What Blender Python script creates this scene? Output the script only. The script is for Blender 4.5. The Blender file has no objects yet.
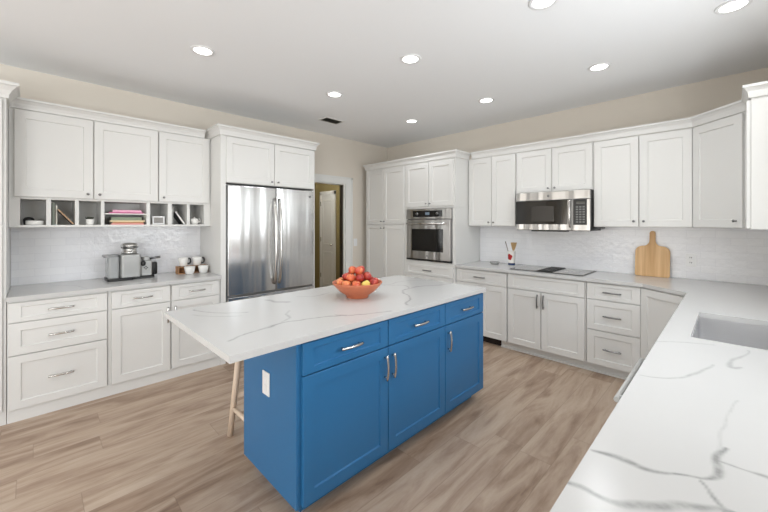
import bpy, bmesh, math, random
from mathutils import Vector, Matrix
import numpy as np
random.seed(7)
PI = math.pi
scene = bpy.context.scene
col = scene.collection

# ------------------------------------------------------------------ camera
cam_d = bpy.data.cameras.new('camera')
cam = bpy.data.objects.new('camera', cam_d); col.objects.link(cam)
cam_d.sensor_width = 36.0
cam_d.lens = 348.0 / 768.0 * 36.0
cam_d.shift_y = -33.5 / 768.0
cam_d.clip_start = 0.02
cam.location = (0, 0, 1.45)
cam.rotation_euler = (PI / 2, 0, math.radians(44.9))
scene.camera = cam
# ------------------------------------------------------------------ world
w = bpy.data.worlds.new('sky'); scene.world = w; w.use_nodes = True
wn = w.node_tree
bg = wn.nodes['Background']
sky = wn.nodes.new('ShaderNodeTexSky')
sky.sky_type = 'NISHITA'; sky.sun_elevation = math.radians(40); sky.sun_disc = False
sky.sun_rotation = math.radians(200)
wn.links.new(sky.outputs[0], bg.inputs[0]); bg.inputs[1].default_value = 0.12
# ------------------------------------------------------------------ lights
def area(name, loc, rot, sx, sy, power, colr=(1, 1, 1)):
    l = bpy.data.lights.new(name, 'AREA'); l.shape = 'RECTANGLE'; l.size = sx; l.size_y = sy
    l.energy = power; l.color = colr
    o = bpy.data.objects.new(name, l); col.objects.link(o); o.location = loc; o.rotation_euler = rot
    return o
# daylight entering by the window over the sink and by the openings behind the camera
area('daylight_sink_window', (0.62, 1.95, 1.70), (0, math.radians(114), 0), 1.1, 2.0, 37, (0.93, 0.97, 1.0))
area('daylight_patio_door', (-2.2, -4.15, 1.25), (math.radians(128), 0, 0), 3.4, 2.2, 66, (0.95, 0.98, 1.0))
area('daylight_side_window', (1.45, -2.2, 1.4), (0, math.radians(122), 0), 1.9, 2.2, 122, (0.95, 0.98, 1.0))
scene.view_settings.view_transform = 'Standard'
scene.view_settings.look = 'None'
scene.view_settings.gamma = 1.0
scene.view_settings.use_curve_mapping = False
scene.view_settings.exposure = 0.12
CAN_POWER = 14.0

# ------------------------------------------------------------------ materials
def srgb(r, g, b):
    f = lambda c: (c / 255 / 12.92) if c / 255 <= 0.04045 else ((c / 255 + 0.055) / 1.055) ** 2.4
    return (f(r), f(g), f(b), 1)

def mat(name, colr, rough=0.5, metal=0.0, bump=0.0, bscale=60, var=0.0, coat=0.0, spec=0.5, emit=None, trans=0.0, stretch=None):
    m = bpy.data.materials.new(name); m.use_nodes = True
    nt = m.node_tree; p = nt.nodes['Principled BSDF']
    p.inputs['Base Color'].default_value = colr
    p.inputs['Roughness'].default_value = rough
    p.inputs['Metallic'].default_value = metal
    p.inputs['Specular IOR Level'].default_value = spec
    p.inputs['Coat Weight'].default_value = coat
    p.inputs['Transmission Weight'].default_value = trans
    if emit:
        p.inputs['Emission Color'].default_value = emit[0]; p.inputs['Emission Strength'].default_value = emit[1]
    if bump or var:
        tc = nt.nodes.new('ShaderNodeTexCoord'); mp = nt.nodes.new('ShaderNodeMapping')
        nt.links.new(tc.outputs['Object'], mp.inputs[0])
        if stretch: mp.inputs['Scale'].default_value = stretch
        nz = nt.nodes.new('ShaderNodeTexNoise'); nz.inputs['Scale'].default_value = bscale
        nz.inputs['Detail'].default_value = 4
        nt.links.new(mp.outputs[0], nz.inputs[0])
        if bump:
            b = nt.nodes.new('ShaderNodeBump'); b.inputs['Strength'].default_value = bump
            b.inputs['Distance'].default_value = 0.01
            nt.links.new(nz.outputs[0], b.inputs['Height']); nt.links.new(b.outputs[0], p.inputs['Normal'])
        if var:
            mx = nt.nodes.new('ShaderNodeMix'); mx.data_type = 'RGBA'
            mx.inputs[6].default_value = tuple(c * (1 - var) for c in colr[:3]) + (1,)
            mx.inputs[7].default_value = tuple(min(1, c * (1 + var)) for c in colr[:3]) + (1,)
            nt.links.new(nz.outputs[0], mx.inputs[0]); nt.links.new(mx.outputs[2], p.inputs['Base Color'])
    return m

M = {}
M['white'] = mat('white_cabinet_paint', srgb(225, 224, 221), 0.38, bump=0.0012, bscale=25)
M['blue'] = mat('blue_cabinet_paint', srgb(44, 110, 160), 0.36, bump=0.02, bscale=25)
M['wall'] = mat('beige_wall_paint', srgb(229, 221, 209), 0.85, bump=0.03, bscale=180)
M['ceil'] = mat('ceiling_paint', srgb(247, 248, 249), 0.9, bump=0.02, bscale=180)
M['trim'] = mat('white_trim_paint', srgb(232, 232, 229), 0.35, bump=0.0015, bscale=25)
M['olive'] = mat('olive_hall_paint', srgb(142, 128, 86), 0.85, bump=0.03, bscale=180)
M['chrome'] = mat('satin_nickel', (0.62, 0.61, 0.59, 1), 0.22, 1.0, bump=0.01)
M['darkm'] = mat('dark_nickel', (0.25, 0.25, 0.25, 1), 0.3, 1.0, bump=0.01)
M['black'] = mat('black_plastic', srgb(28, 28, 28), 0.35, bump=0.01)
M['blackglass'] = mat('black_glass', srgb(22, 20, 18), 0.06, bump=0.002, bscale=3)
M['darkvoid'] = mat('dark_hollow_shade', srgb(42, 30, 26), 0.8, var=0.2)
M['whiteplastic'] = mat('white_plastic', srgb(240, 240, 240), 0.3, bump=0.005)
M['ceramic'] = mat('white_ceramic', srgb(238, 236, 232), 0.15, bump=0.005, bscale=10)
M['terracotta'] = mat('terracotta_clay', srgb(196, 112, 78), 0.42, var=0.16, bscale=30, bump=0.08, stretch=(1, 1, 4))
M['light'] = mat('lit_lamp_lens', (1, 1, 1, 1), 0.5, emit=((1, 0.98, 0.95, 1), 5.0), bump=0.001)
M['stoolwood'] = mat('pale_oak', srgb(224, 202, 180), 0.5, var=0.12, bscale=14, stretch=(6, 6, 0.6))
M['crate'] = mat('warm_crate_wood', srgb(186, 138, 96), 0.6, var=0.2, bscale=20, stretch=(6, 1, 6))
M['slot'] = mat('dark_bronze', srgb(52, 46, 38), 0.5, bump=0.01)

def steel(name, colr, rough, wav, sc, aniso=0.0):
    m = bpy.data.materials.new(name); m.use_nodes = True
    nt = m.node_tree; p = nt.nodes['Principled BSDF']
    p.inputs['Base Color'].default_value = colr; p.inputs['Metallic'].default_value = 1
    p.inputs['Roughness'].default_value = rough
    tc = nt.nodes.new('ShaderNodeTexCoord')
    mp = nt.nodes.new('ShaderNodeMapping'); mp.inputs['Scale'].default_value = sc
    nz = nt.nodes.new('ShaderNodeTexNoise'); nz.inputs['Scale'].default_value = 1.0; nz.inputs['Detail'].default_value = 1.5
    b = nt.nodes.new('ShaderNodeBump'); b.inputs['Strength'].default_value = wav; b.inputs['Distance'].default_value = 0.05
    nt.links.new(tc.outputs['Object'], mp.inputs[0]); nt.links.new(mp.outputs[0], nz.inputs[0])
    nt.links.new(nz.outputs[0], b.inputs['Height']); nt.links.new(b.outputs[0], p.inputs['Normal'])
    tg = nt.nodes.new('ShaderNodeTangent'); tg.direction_type = 'RADIAL'; tg.axis = 'Z'
    nt.links.new(tg.outputs[0], p.inputs['Tangent']); p.inputs['Anisotropic'].default_value = aniso
    return m
M['steel'] = steel('brushed_stainless_steel', (0.50, 0.49, 0.48, 1), 0.30, 0.5, (9, 9, 1))
M['fridge'] = steel('wavy_stainless_steel', (0.66, 0.66, 0.66, 1), 0.26, 0.6, (5.5, 5.5, 0.4), 0.85)
M['sinksteel'] = steel('sink_steel', (0.76, 0.76, 0.77, 1), 0.36, 0.12, (8, 2, 2))

# tile
def tile_mat():
    m = bpy.data.materials.new('glossy_white_tile'); m.use_nodes = True
    nt = m.node_tree; p = nt.nodes['Principled BSDF']; L = nt.links.new
    tc = nt.nodes.new('ShaderNodeTexCoord')
    br = nt.nodes.new('ShaderNodeTexBrick')
    br.inputs['Scale'].default_value = 1.0
    br.inputs['Brick Width'].default_value = 0.20; br.inputs['Row Height'].default_value = 0.0655
    br.inputs['Mortar Size'].default_value = 0.0016; br.inputs['Mortar Smooth'].default_value = 0.4
    br.inputs['Color1'].default_value = srgb(246, 246, 248); br.inputs['Color2'].default_value = srgb(241, 241, 244)
    br.inputs['Mortar'].default_value = srgb(232, 232, 235)
    L(tc.outputs['UV'], br.inputs[0]); L(br.outputs[0], p.inputs['Base Color'])
    nz = nt.nodes.new('ShaderNodeTexNoise'); nz.inputs['Scale'].default_value = 22; nz.inputs['Detail'].default_value = 2
    L(tc.outputs['UV'], nz.inputs[0])
    ma = nt.nodes.new('ShaderNodeMath'); ma.operation = 'MULTIPLY_ADD'; ma.inputs[1].default_value = -0.12
    L(br.outputs[1], ma.inputs[0]); L(nz.outputs[0], ma.inputs[2])
    b = nt.nodes.new('ShaderNodeBump'); b.inputs['Strength'].default_value = 0.5; b.inputs['Distance'].default_value = 0.006
    L(ma.outputs[0], b.inputs['Height']); L(b.outputs[0], p.inputs['Normal'])
    p.inputs['Roughness'].default_value = 0.10
    return m
M['tile'] = tile_mat()

# floor planks along +y
def floor_mat():
    m = bpy.data.materials.new('oak_plank_floor'); m.use_nodes = True
    nt = m.node_tree; p = nt.nodes['Principled BSDF']; L = nt.links.new
    N = nt.nodes.new
    def math_(op, a, b=None, c=None):
        n = N('ShaderNodeMath'); n.operation = op
        for i, v in enumerate((a, b, c)):
            if v is None: continue
            if isinstance(v, (int, float)): n.inputs[i].default_value = v
            else: L(v, n.inputs[i])
        return n.outputs[0]
    tc = N('ShaderNodeTexCoord'); sp = N('ShaderNodeSeparateXYZ'); L(tc.outputs['Object'], sp.inputs[0])
    W, LEN = 0.19, 1.5
    rx = math_('DIVIDE', sp.outputs[0], W); row = math_('FLOOR', rx)
    w1 = N('ShaderNodeTexWhiteNoise'); w1.noise_dimensions = '1D'; L(row, w1.inputs['W'])
    ry = math_('MULTIPLY_ADD', sp.outputs[1], 1 / LEN, w1.outputs['Value']); seg = math_('FLOOR', ry)
    cb = N('ShaderNodeCombineXYZ'); L(row, cb.inputs[0]); L(seg, cb.inputs[1])
    w2 = N('ShaderNodeTexWhiteNoise'); w2.noise_dimensions = '2D'; L(cb.outputs[0], w2.inputs['Vector'])
    # distance to plank edges, metres
    fx = math_('FRACT', rx); ex = math_('MULTIPLY', math_('MINIMUM', fx, math_('SUBTRACT', 1.0, fx)), W)
    fy = math_('FRACT', ry); ey = math_('MULTIPLY', math_('MINIMUM', fy, math_('SUBTRACT', 1.0, fy)), LEN)
    ed = math_('MINIMUM', ex, ey)
    mr = N('ShaderNodeMapRange'); L(ed, mr.inputs[0]); mr.inputs[1].default_value = 0.0008; mr.inputs[2].default_value = 0.0028
    mr.inputs[3].default_value = 0.38; mr.inputs[4].default_value = 0.0
    # grain
    sc = N('ShaderNodeVectorMath'); sc.operation = 'MULTIPLY'; sc.inputs[1].default_value = (7.5, 1.15, 1)
    L(tc.outputs['Object'], sc.inputs[0])
    of = N('ShaderNodeVectorMath'); of.operation = 'SCALE'; of.inputs['Scale'].default_value = 37.0; L(w2.outputs['Color'], of.inputs[0])
    ad = N('ShaderNodeVectorMath'); ad.operation = 'ADD'; L(sc.outputs[0], ad.inputs[0]); L(of.outputs[0], ad.inputs[1])
    n1 = N('ShaderNodeTexNoise'); n1.inputs['Scale'].default_value = 1.15; n1.inputs['Detail'].default_value = 5
    n1.inputs['Roughness'].default_value = 0.55; n1.inputs['Distortion'].default_value = 1.1
    L(ad.outputs[0], n1.inputs[0])
    n2 = N('ShaderNodeTexNoise'); n2.inputs['Scale'].default_value = 9; n2.inputs['Detail'].default_value = 3; n2.inputs['Distortion'].default_value = 0.8
    L(ad.outputs[0], n2.inputs[0])
    a1 = math_('MULTIPLY_ADD', n2.outputs[0], 0.16, n1.outputs[0])
    a2 = math_('MULTIPLY_ADD', w2.outputs['Value'], 0.13, a1)
    cr = N('ShaderNodeValToRGB'); e = cr.color_ramp.elements
    e[0].position = 0.40; e[0].color = srgb(132, 107, 88)
    e[1].position = 0.90; e[1].color = srgb(196, 177, 158)
    x = e.new(0.56); x.color = srgb(163, 139, 119)
    x = e.new(0.70); x.color = srgb(182, 160, 140)
    L(a2, cr.inputs[0])
    mx = N('ShaderNodeMix'); mx.data_type = 'RGBA'; mx.inputs[7].default_value = srgb(116, 94, 78)
    L(mr.outputs[0], mx.inputs[0]); L(cr.outputs[0], mx.inputs[6])
    L(mx.outputs[2], p.inputs['Base Color'])
    b = N('ShaderNodeBump'); b.inputs['Strength'].default_value = 0.10; b.inputs['Distance'].default_value = 0.004
    L(a1, b.inputs['Height']); L(b.outputs[0], p.inputs['Normal'])
    p.inputs['Roughness'].default_value = 0.42
    return m
M['floor'] = floor_mat()

# quartz with veins stored per vertex
def quartz_mat():
    m = bpy.data.materials.new('white_veined_quartz'); m.use_nodes = True
    nt = m.node_tree; p = nt.nodes['Principled BSDF']; L = nt.links.new; N = nt.nodes.new
    at = N('ShaderNodeAttribute'); at.attribute_name = 'vein'
    tc = N('ShaderNodeTexCoord')
    nz = N('ShaderNodeTexNoise'); nz.inputs['Scale'].default_value = 40; nz.inputs['Detail'].default_value = 5
    L(tc.outputs['Object'], nz.inputs[0])
    mr = N('ShaderNodeMapRange'); mr.inputs[1].default_value = 0.3; mr.inputs[2].default_value = 0.62
    mr.inputs[3].default_value = 0.45; mr.inputs[4].default_value = 1.0
    L(nz.outputs[0], mr.inputs[0])
    mu = N('ShaderNodeMath'); mu.operation = 'MULTIPLY'; L(at.outputs['Fac'], mu.inputs[0]); L(mr.outputs[0], mu.inputs[1])
    n2 = N('ShaderNodeTexNoise'); n2.inputs['Scale'].default_value = 1.6; n2.inputs['Detail'].default_value = 5
    L(tc.outputs['Object'], n2.inputs[0])
    base = N('ShaderNodeMix'); base.data_type = 'RGBA'
    base.inputs[6].default_value = srgb(208, 207, 206); base.inputs[7].default_value = srgb(200, 199, 197)
    L(n2.outputs[0], base.inputs[0])
    mx = N('ShaderNodeMix'); mx.data_type = 'RGBA'; mx.inputs[7].default_value = srgb(128, 129, 127)
    L(mu.outputs[0], mx.inputs[0]); L(base.outputs[2], mx.inputs[6]); L(mx.outputs[2], p.inputs['Base Color'])
    p.inputs['Roughness'].default_value = 0.21
    return m
M['quartz'] = quartz_mat()

def board_mat():
    m = bpy.data.materials.new('striped_maple_board'); m.use_nodes = True
    nt = m.node_tree; p = nt.nodes['Principled BSDF']; L = nt.links.new; N = nt.nodes.new
    tc = N('ShaderNodeTexCoord'); mp = N('ShaderNodeMapping'); mp.inputs['Scale'].default_value = (28, 3, 1.2)
    L(tc.outputs['Object'], mp.inputs[0])
    nz = N('ShaderNodeTexNoise'); nz.inputs['Scale'].default_value = 1; nz.inputs['Detail'].default_value = 3
    L(mp.outputs[0], nz.inputs[0])
    cr = N('ShaderNodeValToRGB'); e = cr.color_ramp.elements
    e[0].position = 0.35; e[0].color = srgb(206, 160, 108); e[1].position = 0.66; e[1].color = srgb(232, 192, 142)
    L(nz.outputs[0], cr.inputs[0]); L(cr.outputs[0], p.inputs['Base Color']); p.inputs['Roughness'].default_value = 0.5
    return m
M['board'] = board_mat()

def glass_mat(name, tint, rough=0.02):
    m = bpy.data.materials.new(name); m.use_nodes = True
    p = m.node_tree.nodes['Principled BSDF']
    p.inputs['Base Color'].default_value = tint; p.inputs['Roughness'].default_value = rough
    p.inputs['Transmission Weight'].default_value = 1.0; p.inputs['IOR'].default_value = 1.3
    return m
M['glass'] = glass_mat('clear_glass', (0.95, 0.97, 0.97, 1))
M['tank'] = mat('frosted_clear_tank', srgb(214, 216, 216), 0.15, trans=0.5, bump=0.002)

def plain(name, r, g, b, rough=0.6, **k):
    k.setdefault('var', 0.05)
    return mat(name, srgb(r, g, b), rough, bscale=40, **k)

# ------------------------------------------------------------------ mesh builder
class MB:
    def __init__(s): s.v = []; s.f = []; s.m = []; s.sm = []
    def add(s, vs, fs, mi=0, smooth=False):
        o = len(s.v); s.v += [tuple(p) for p in vs]
        for f in fs: s.f.append([i + o for i in f]); s.m.append(mi); s.sm.append(smooth)
        return s
    def box(s, x0, x1, y0, y1, z0, z1, mi=0):
        vs = [(x0, y0, z0), (x1, y0, z0), (x1, y1, z0), (x0, y1, z0), (x0, y0, z1), (x1, y0, z1), (x1, y1, z1), (x0, y1, z1)]
        fs = [(0, 3, 2, 1), (4, 5, 6, 7), (0, 1, 5, 4), (1, 2, 6, 5), (2, 3, 7, 6), (3, 0, 4, 7)]
        return s.add(vs, fs, mi)
    def prism(s, pts, z0, z1, mi=0):
        n = len(pts)
        vs = [(x, y, z0) for x, y in pts] + [(x, y, z1) for x, y in pts]
        fs = [tuple(range(n))[::-1], tuple(range(n, 2 * n))] + [(i, (i + 1) % n, n + (i + 1) % n, n + i) for i in range(n)]
        return s.add(vs, fs, mi)
    def lathe(s, prof, n=28, c=(0, 0, 0), mi=0, axis='z', capb=False, capt=False):
        vs = []; k = len(prof)
        for i in range(n):
            a = 2 * PI * i / n; ca, sa = math.cos(a), math.sin(a)
            for r, z in prof:
                p = (r * ca, r * sa, z)
                if axis == 'y': p = (r * ca, -z, r * sa)
                if axis == 'x': p = (z, r * ca, r * sa)
                vs.append((p[0] + c[0], p[1] + c[1], p[2] + c[2]))
        fs = []
        for i in range(n):
            j = (i + 1) % n
            for q in range(k - 1):
                fs.append((i * k + q, j * k + q, j * k + q + 1, i * k + q + 1))
        s.add(vs, fs, mi, True)
        o = len(s.v) - n * k
        if capb: s.f.append([o + i * k for i in range(n)][::-1]); s.m.append(mi); s.sm.append(False)
        if capt: s.f.append([o + i * k + k - 1 for i in range(n)]); s.m.append(mi); s.sm.append(False)
        return s
    def tube(s, path, r, n=8, mi=0, flat=None, caps=True):
        P = [Vector(p) for p in path]; k = len(P)
        rs = r if isinstance(r, (list, tuple)) else [r] * k
        up = Vector((0, 0, 1)); vs = []
        prev = None
        for i, p in enumerate(P):
            t = (P[min(i + 1, k - 1)] - P[max(i - 1, 0)]).normalized()
            if prev is None:
                a = t.cross(up)
                if a.length < 1e-3: a = t.cross(Vector((1, 0, 0)))
            else: a = prev - t * prev.dot(t)
            a.normalize(); prev = a.copy(); b = t.cross(a).normalized()
            for j in range(n):
                an = 2 * PI * (j + 0.5) / n
                fa = flat if flat else 1
                vs.append(p + (a * math.cos(an) + b * math.sin(an) * fa) * rs[i])
        fs = []
        for i in range(k - 1):
            for j in range(n):
                q = (j + 1) % n
                fs.append((i * n + j, i * n + q, (i + 1) * n + q, (i + 1) * n + j))
        s.add(vs, fs, mi, n > 5)
        if caps:
            o = len(s.v) - n * k
            s.f.append([o + j for j in range(n)][::-1]); s.f.append([o + (k - 1) * n + j for j in range(n)])
            s.m += [mi, mi]; s.sm += [False, False]
        return s
    def shaker(s, x0, x1, z0, z1, rx=0.062, rz=0.062, t=0.020, d=0.009, yb=0.0, mi=0):
        """framed door front facing -y, its back on y=yb"""
        y0 = yb - t; c = 0.0018
        def ring(a, b, cc, dd, y): return [(a, y, cc), (b, y, cc), (b, y, dd), (a, y, dd)]
        R = [ring(x0, x1, z0, z1, yb), ring(x0, x1, z0, z1, y0 + c), ring(x0 + c, x1 - c, z0 + c, z1 - c, y0),
             ring(x0 + rx, x1 - rx, z0 + rz, z1 - rz, y0), ring(x0 + rx + .003, x1 - rx - .003, z0 + rz + .003, z1 - rz - .003, y0 + d * .8),
             ring(x0 + rx + .005, x1 - rx - .005, z0 + rz + .005, z1 - rz - .005, y0 + d)]
        vs = [p for r in R for p in r]; fs = []
        for k in range(len(R) - 1):
            for j in range(4):
                q = (j + 1) % 4
                fs.append((k * 4 + j, k * 4 + q, k * 4 + 4 + q, k * 4 + 4 + j))
        o = (len(R) - 1) * 4
        fs.append((o, o + 1, o + 2, o + 3)); fs.append((3, 2, 1, 0))
        return s.add(vs, fs, mi)
    def build(s, name, mats, parent=None, loc=None, rotz=None, bevel=0, recalc=True):
        me = bpy.data.meshes.new(name)
        me.from_pydata(s.v, [], s.f)
        if not isinstance(mats, (list, tuple)): mats = [mats]
        for x in mats: me.materials.append(M[x] if isinstance(x, str) else x)
        me.polygons.foreach_set('material_index', s.m)
        me.polygons.foreach_set('use_smooth', s.sm)
        if recalc:
            bm = bmesh.new(); bm.from_mesh(me); bmesh.ops.recalc_face_normals(bm, faces=bm.faces); bm.to_mesh(me); bm.free()
        me.update()
        o = bpy.data.objects.new(name, me); col.objects.link(o)
        if parent: o.parent = parent
        if loc: o.location = loc
        if rotz is not None: o.rotation_euler = (0, 0, rotz)
        if bevel:
            b = o.modifiers.new('edge', 'BEVEL'); b.width = bevel; b.segments = 2; b.limit_method = 'ANGLE'
            b.angle_limit = math.radians(40)
        return o

def thing(name, label, cat, loc=(0, 0, 0), rotz=0, group=None):
    o = bpy.data.objects.new(name, None); col.objects.link(o); o.empty_display_size = 0.1
    o.location = loc; o.rotation_euler = (0, 0, rotz); o['label'] = label; o['category'] = cat
    if group: o['group'] = group
    return o
def tag(o, label, cat, group=None):
    o['label'] = label; o['category'] = cat
    if group: o['group'] = group
    return o
def struct(o): o['kind'] = 'structure'; return o

# ------------------------------------------------------------------ THE SETTING
XL, XR, YB, YF, ZC = -4.30, 0.42, 4.40, -4.0, 2.77
XR2 = 1.3     # the room widens behind the camera
HX = -7.2; HY0 = 2.2; HY1 = 4.30

b = MB(); b.box(HX, XR2 + .1, YF - .1, YB + .1, -0.1, 0); struct(b.build('floor', 'floor'))
b = MB(); b.box(HX, XR2 + .1, YF - .1, YB + .1, ZC, ZC + .1); struct(b.build('ceiling', 'ceil'))
# left wall with the doorway
DY0, DY1, DZ = 2.60, 3.446, 2.06
b = MB(); b.box(XL - .12, XL, YF, DY0, 0, ZC); b.box(XL - .12, XL, DY1, YB, 0, ZC); b.box(XL - .12, XL, DY0, DY1, DZ, ZC)
struct(b.build('wall_left', 'wall'))
b = MB(); b.box(XL - .12, XR + .1, YB, YB + .1, 0, ZC); struct(b.build('wall_back', 'wall'))
# right wall with the window over the sink; behind the camera the room widens
WY0, WY1, WZ0, WZ1 = 1.0, 2.9, 1.15, 2.25
b = MB(); b.box(XR, XR + .1, -0.6, WY0, 0, ZC); b.box(XR, XR + .1, WY1, YB, 0, ZC)
b.box(XR, XR + .1, WY0, WY1, 0, WZ0); b.box(XR, XR + .1, WY0, WY1, WZ1, ZC)
b.box(XR + .1, XR2 + .1, -0.6, -0.5, 0, ZC)
struct(b.build('wall_right', 'wall'))
SY0, SY1 = -3.3, -1.1
b = MB(); b.box(XR2, XR2 + .1, YF, SY0, 0, ZC); b.box(XR2, XR2 + .1, SY1, -0.6, 0, ZC)
b.box(XR2, XR2 + .1, SY0, SY1, 0, .45); b.box(XR2, XR2 + .1, SY0, SY1, 2.35, ZC)
struct(b.build('wall_right_rear', 'wall'))
PX0, PX1 = -3.9, -0.5
b = MB(); b.box(XL, PX0, YF - .1, YF, 0, ZC); b.box(PX1, XR2, YF - .1, YF, 0, ZC); b.box(PX0, PX1, YF - .1, YF, 2.35, ZC)
struct(b.build('wall_front', 'wall'))
def window(name, axis, p, a0, a1, z0, z1, nx, nz=1):
    b = MB(); t = .045
    def bx(a, c, z, zz, o=0.03):
        if axis == 'x': b.box(p + .03 - o, p + .07, a, c, z, zz)
        else: b.box(a, c, p - .07, p - .03 + o, z, zz)
    bx(a0 - .07, a0 + t, z0 - .07, z1 + .07, .05); bx(a1 - t, a1 + .07, z0 - .07, z1 + .07, .05)
    bx(a0 + t, a1 - t, z1 - t, z1 + .07, .05); bx(a0 + t, a1 - t, z0 - (.07 if z0 > .1 else 0), z0 + t, .05)
    for i in range(1, nx):
        a = a0 + (a1 - a0) * i / nx; bx(a - .03, a + .03, z0 + t, z1 - t, .02)
    return struct(b.build(name, 'trim'))
window('window_1', 'x', XR, WY0, WY1, WZ0, WZ1, 2)
window('window_2', 'x', XR2, SY0, SY1, .45, 2.35, 3)
window('window_3', 'y', YF, PX0, PX1, 0.0, 2.35, 4)
# hall beyond the doorway
b = MB(); b.box(HX, HX + .1, HY0, HY1, 0, ZC); struct(b.build('wall_hall_end', 'olive'))
b = MB(); b.box(HX, XL - .12, HY1, HY1 + .1, 0, ZC); b.box(HX, XL - .12, HY0 - .1, HY0, 0, ZC); struct(b.build('wall_hall_side', 'olive'))
b = MB(); b.box(XL - .125, XL - .1201, HY0, DY0 - .02, 0, ZC); b.box(XL - .125, XL - .1201, DY1 + .02, HY1, 0, ZC)
b.box(XL - .125, XL - .1201, DY0 - .02, DY1 + .02, DZ + .02, ZC); struct(b.build('wall_hall_near', 'olive'))
# door casing
b = MB(); cw = .135
for (a, c) in ((DY0 - cw, DY0), (DY1, DY1 + cw)):
    b.box(XL + .0005, XL + .02, a, c, 0, DZ + .10)
    b.box(XL + .02, XL + .028, a if a < DY0 - .01 else c - .03, a + .03 if a < DY0 - .01 else c, 0, DZ + .10)
b.box(XL + .0005, XL + .02, DY0, DY1, DZ, DZ + .10); b.box(XL + .02, XL + .028, DY0 - cw, DY1 + cw, DZ + .072, DZ + .10)
struct(b.build('trim_1', 'trim', bevel=.002))
# door jamb: white head, dark strip on the far side
b = MB(); b.box(XL - .12, XL, DY0 - .0, DY0 + .018, 0, DZ); b.box(XL - .12, XL, DY0 + .018, DY1, DZ - .018, DZ)
b.box(XL - .03, XL, DY1 - .018, DY1, 0, DZ - .018); struct(b.build('trim_2', 'trim'))
pd = thing('jamb_strip', 'dark strip standing along the far doorway jamb beside the light switch', 'door', (XL - .075, DY1 - .009, 0))
MB().box(-.04, .04, -.008, .008, 0.005, DZ - .02).build('door_leaf', 'slot', pd)  # plain dark strip along the far jamb
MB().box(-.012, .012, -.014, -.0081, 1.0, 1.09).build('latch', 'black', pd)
# hall closet door, narrow, white, six panel look
hd = thing('closet_door', 'narrow white panelled door standing at the end of the olive hallway', 'door', (-6.14, HY1 - .005, 0))
b = MB(); b.box(-.05, .0, -.02, 0, 0, 2.09); b.box(.44, .49, -.02, 0, 0, 2.09); b.box(-.05, .49, -.02, 0, 2.03, 2.10); b.build('door_frame', 'trim', hd)
b = MB(); b.box(.002, .438, -.012, -.0, 0.005, 2.028)
for (z0, z1) in ((.15, .85), (.98, 1.92)):
    b.shaker(.06, .38, z0, z1, .03, .03, .010, .006, -.012)
b.build('door_leaf', 'trim', hd)
for z in (.3, 1.05, 1.8): MB().box(-.012, .006, -.030, -.0205, z, z + .09).build('hinge', 'chrome', hd)
b = MB(); b.lathe([(0, .05), (.02, .048), (.027, .03), (.012, .012), (.012, 0)], 16, (.40, -.024, 1.0), axis='y'); b.build('door_knob', 'chrome', hd)
# baseboard
b = MB(); b.box(XL + .0005, XL + .014, DY1 + cw + .001, 3.735, 0, .12); struct(b.build('baseboard_left', 'trim'))

# ------------------------------------------------------------------ cabinet kit (local: front faces -y, x along the run)
def pull(x, z, L, parent, vertical=False, y=-.020, m='chrome', bow=.030):
    b = MB(); n = 12; path = []
    for i in range(n + 1):
        t = -1 + 2 * i / n
        off = -(.020 + (bow - .020) * (1 - t * t))
        path.append((x, y + off, z + t * L / 2) if vertical else (x + t * L / 2, y + off, z))
    b.tube(path, .0076, 8)
    for s in (-.78, .78):
        q = (x, y, z + s * L / 2) if vertical else (x + s * L / 2, y, z)
        b.tube([q, (q[0], y - .022, q[2])], .005, 8)
    return b.build('handle', m, parent)
def knob(x, z, parent, y=-.020):
    b = MB(); b.lathe([(.006, 0), (.005, .012), (.0095, .019), (.011, .023), (.008, .027), (0, .028)], 14, (x, y, z), axis='y')
    return b.build('knob', 'darkm', parent)
def door(root, x0, x1, z0, z1, paint, hk=None, r=.062, m='chrome'):
    g = .0018
    b = MB(); b.shaker(x0 + g, x1 - g, z0 + g, z1 - g, r, r, yb=-.001)
    d = b.build('door', paint, root)
    if hk:
        kind, hx, hz = hk
        if kind == 'knob': knob(hx, hz, d, -.021)
        else: pull(hx, hz, .145, d, True, -.021, m)
    return d
def drawer(root, x0, x1, z0, z1, paint, hl=.145, m='chrome', handle=True):
    g = .0018; b = MB(); rz = .030 if z1 - z0 < .2 else .055
    b.shaker(x0 + g, x1 - g, z0 + g, z1 - g, .062, rz, yb=-.001)
    d = b.build('drawer', paint, root)
    if handle: pull((x0 + x1) / 2, (z0 + z1) / 2, hl, d, False, -.021, m)
    return d
def carcass(root, x0, x1, depth, z0, z1, paint):
    b = MB(); b.box(x0 + .0006, x1 - .0006, 0, depth, z0, z1); return b.build('body', paint, root)

def sweep(path, prof, closed=False):
    """profile (out, z) swept along an xy path, out = to the right of travel, mitred"""
    P = [Vector((p[0], p[1])) for p in path]; n = len(P); vs = []; k = len(prof)
    for i in range(n):
        if i > 0: d0 = (P[i] - P[i - 1]).normalized()
        else: d0 = (P[1] - P[0]).normalized()
        d1 = (P[i + 1] - P[i]).normalized() if i < n - 1 else d0
        n0 = Vector((d0.y, -d0.x)); n1 = Vector((d1.y, -d1.x)); m_ = (n0 + n1); m_ = m_ / (m_.dot(n0))
        for o, z in prof: vs.append((P[i].x + m_.x * o, P[i].y + m_.y * o, z))
    fs = []
    for i in range(n - 1):
        for j in range(k):
            q = (j + 1) % k
            fs.append((i * k + j, i * k + q, (i + 1) * k + q, (i + 1) * k + j))
    fs.append(tuple(range(k))); fs.append(tuple((n - 1) * k + j for j in range(k))[::-1])
    b = MB(); b.add(vs, fs); return b
def crown(z0, z1, out):
    h = z1 - z0
    return [(0.0, z0), (.012, z0), (.014, z0 + h * .22), (out * .45, z0 + h * .50), (out * .75, z0 + h * .72), (out * .82, z0 + h * .76), (out, z0 + h * .80), (out, z1), (0.0, z1)]

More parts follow.
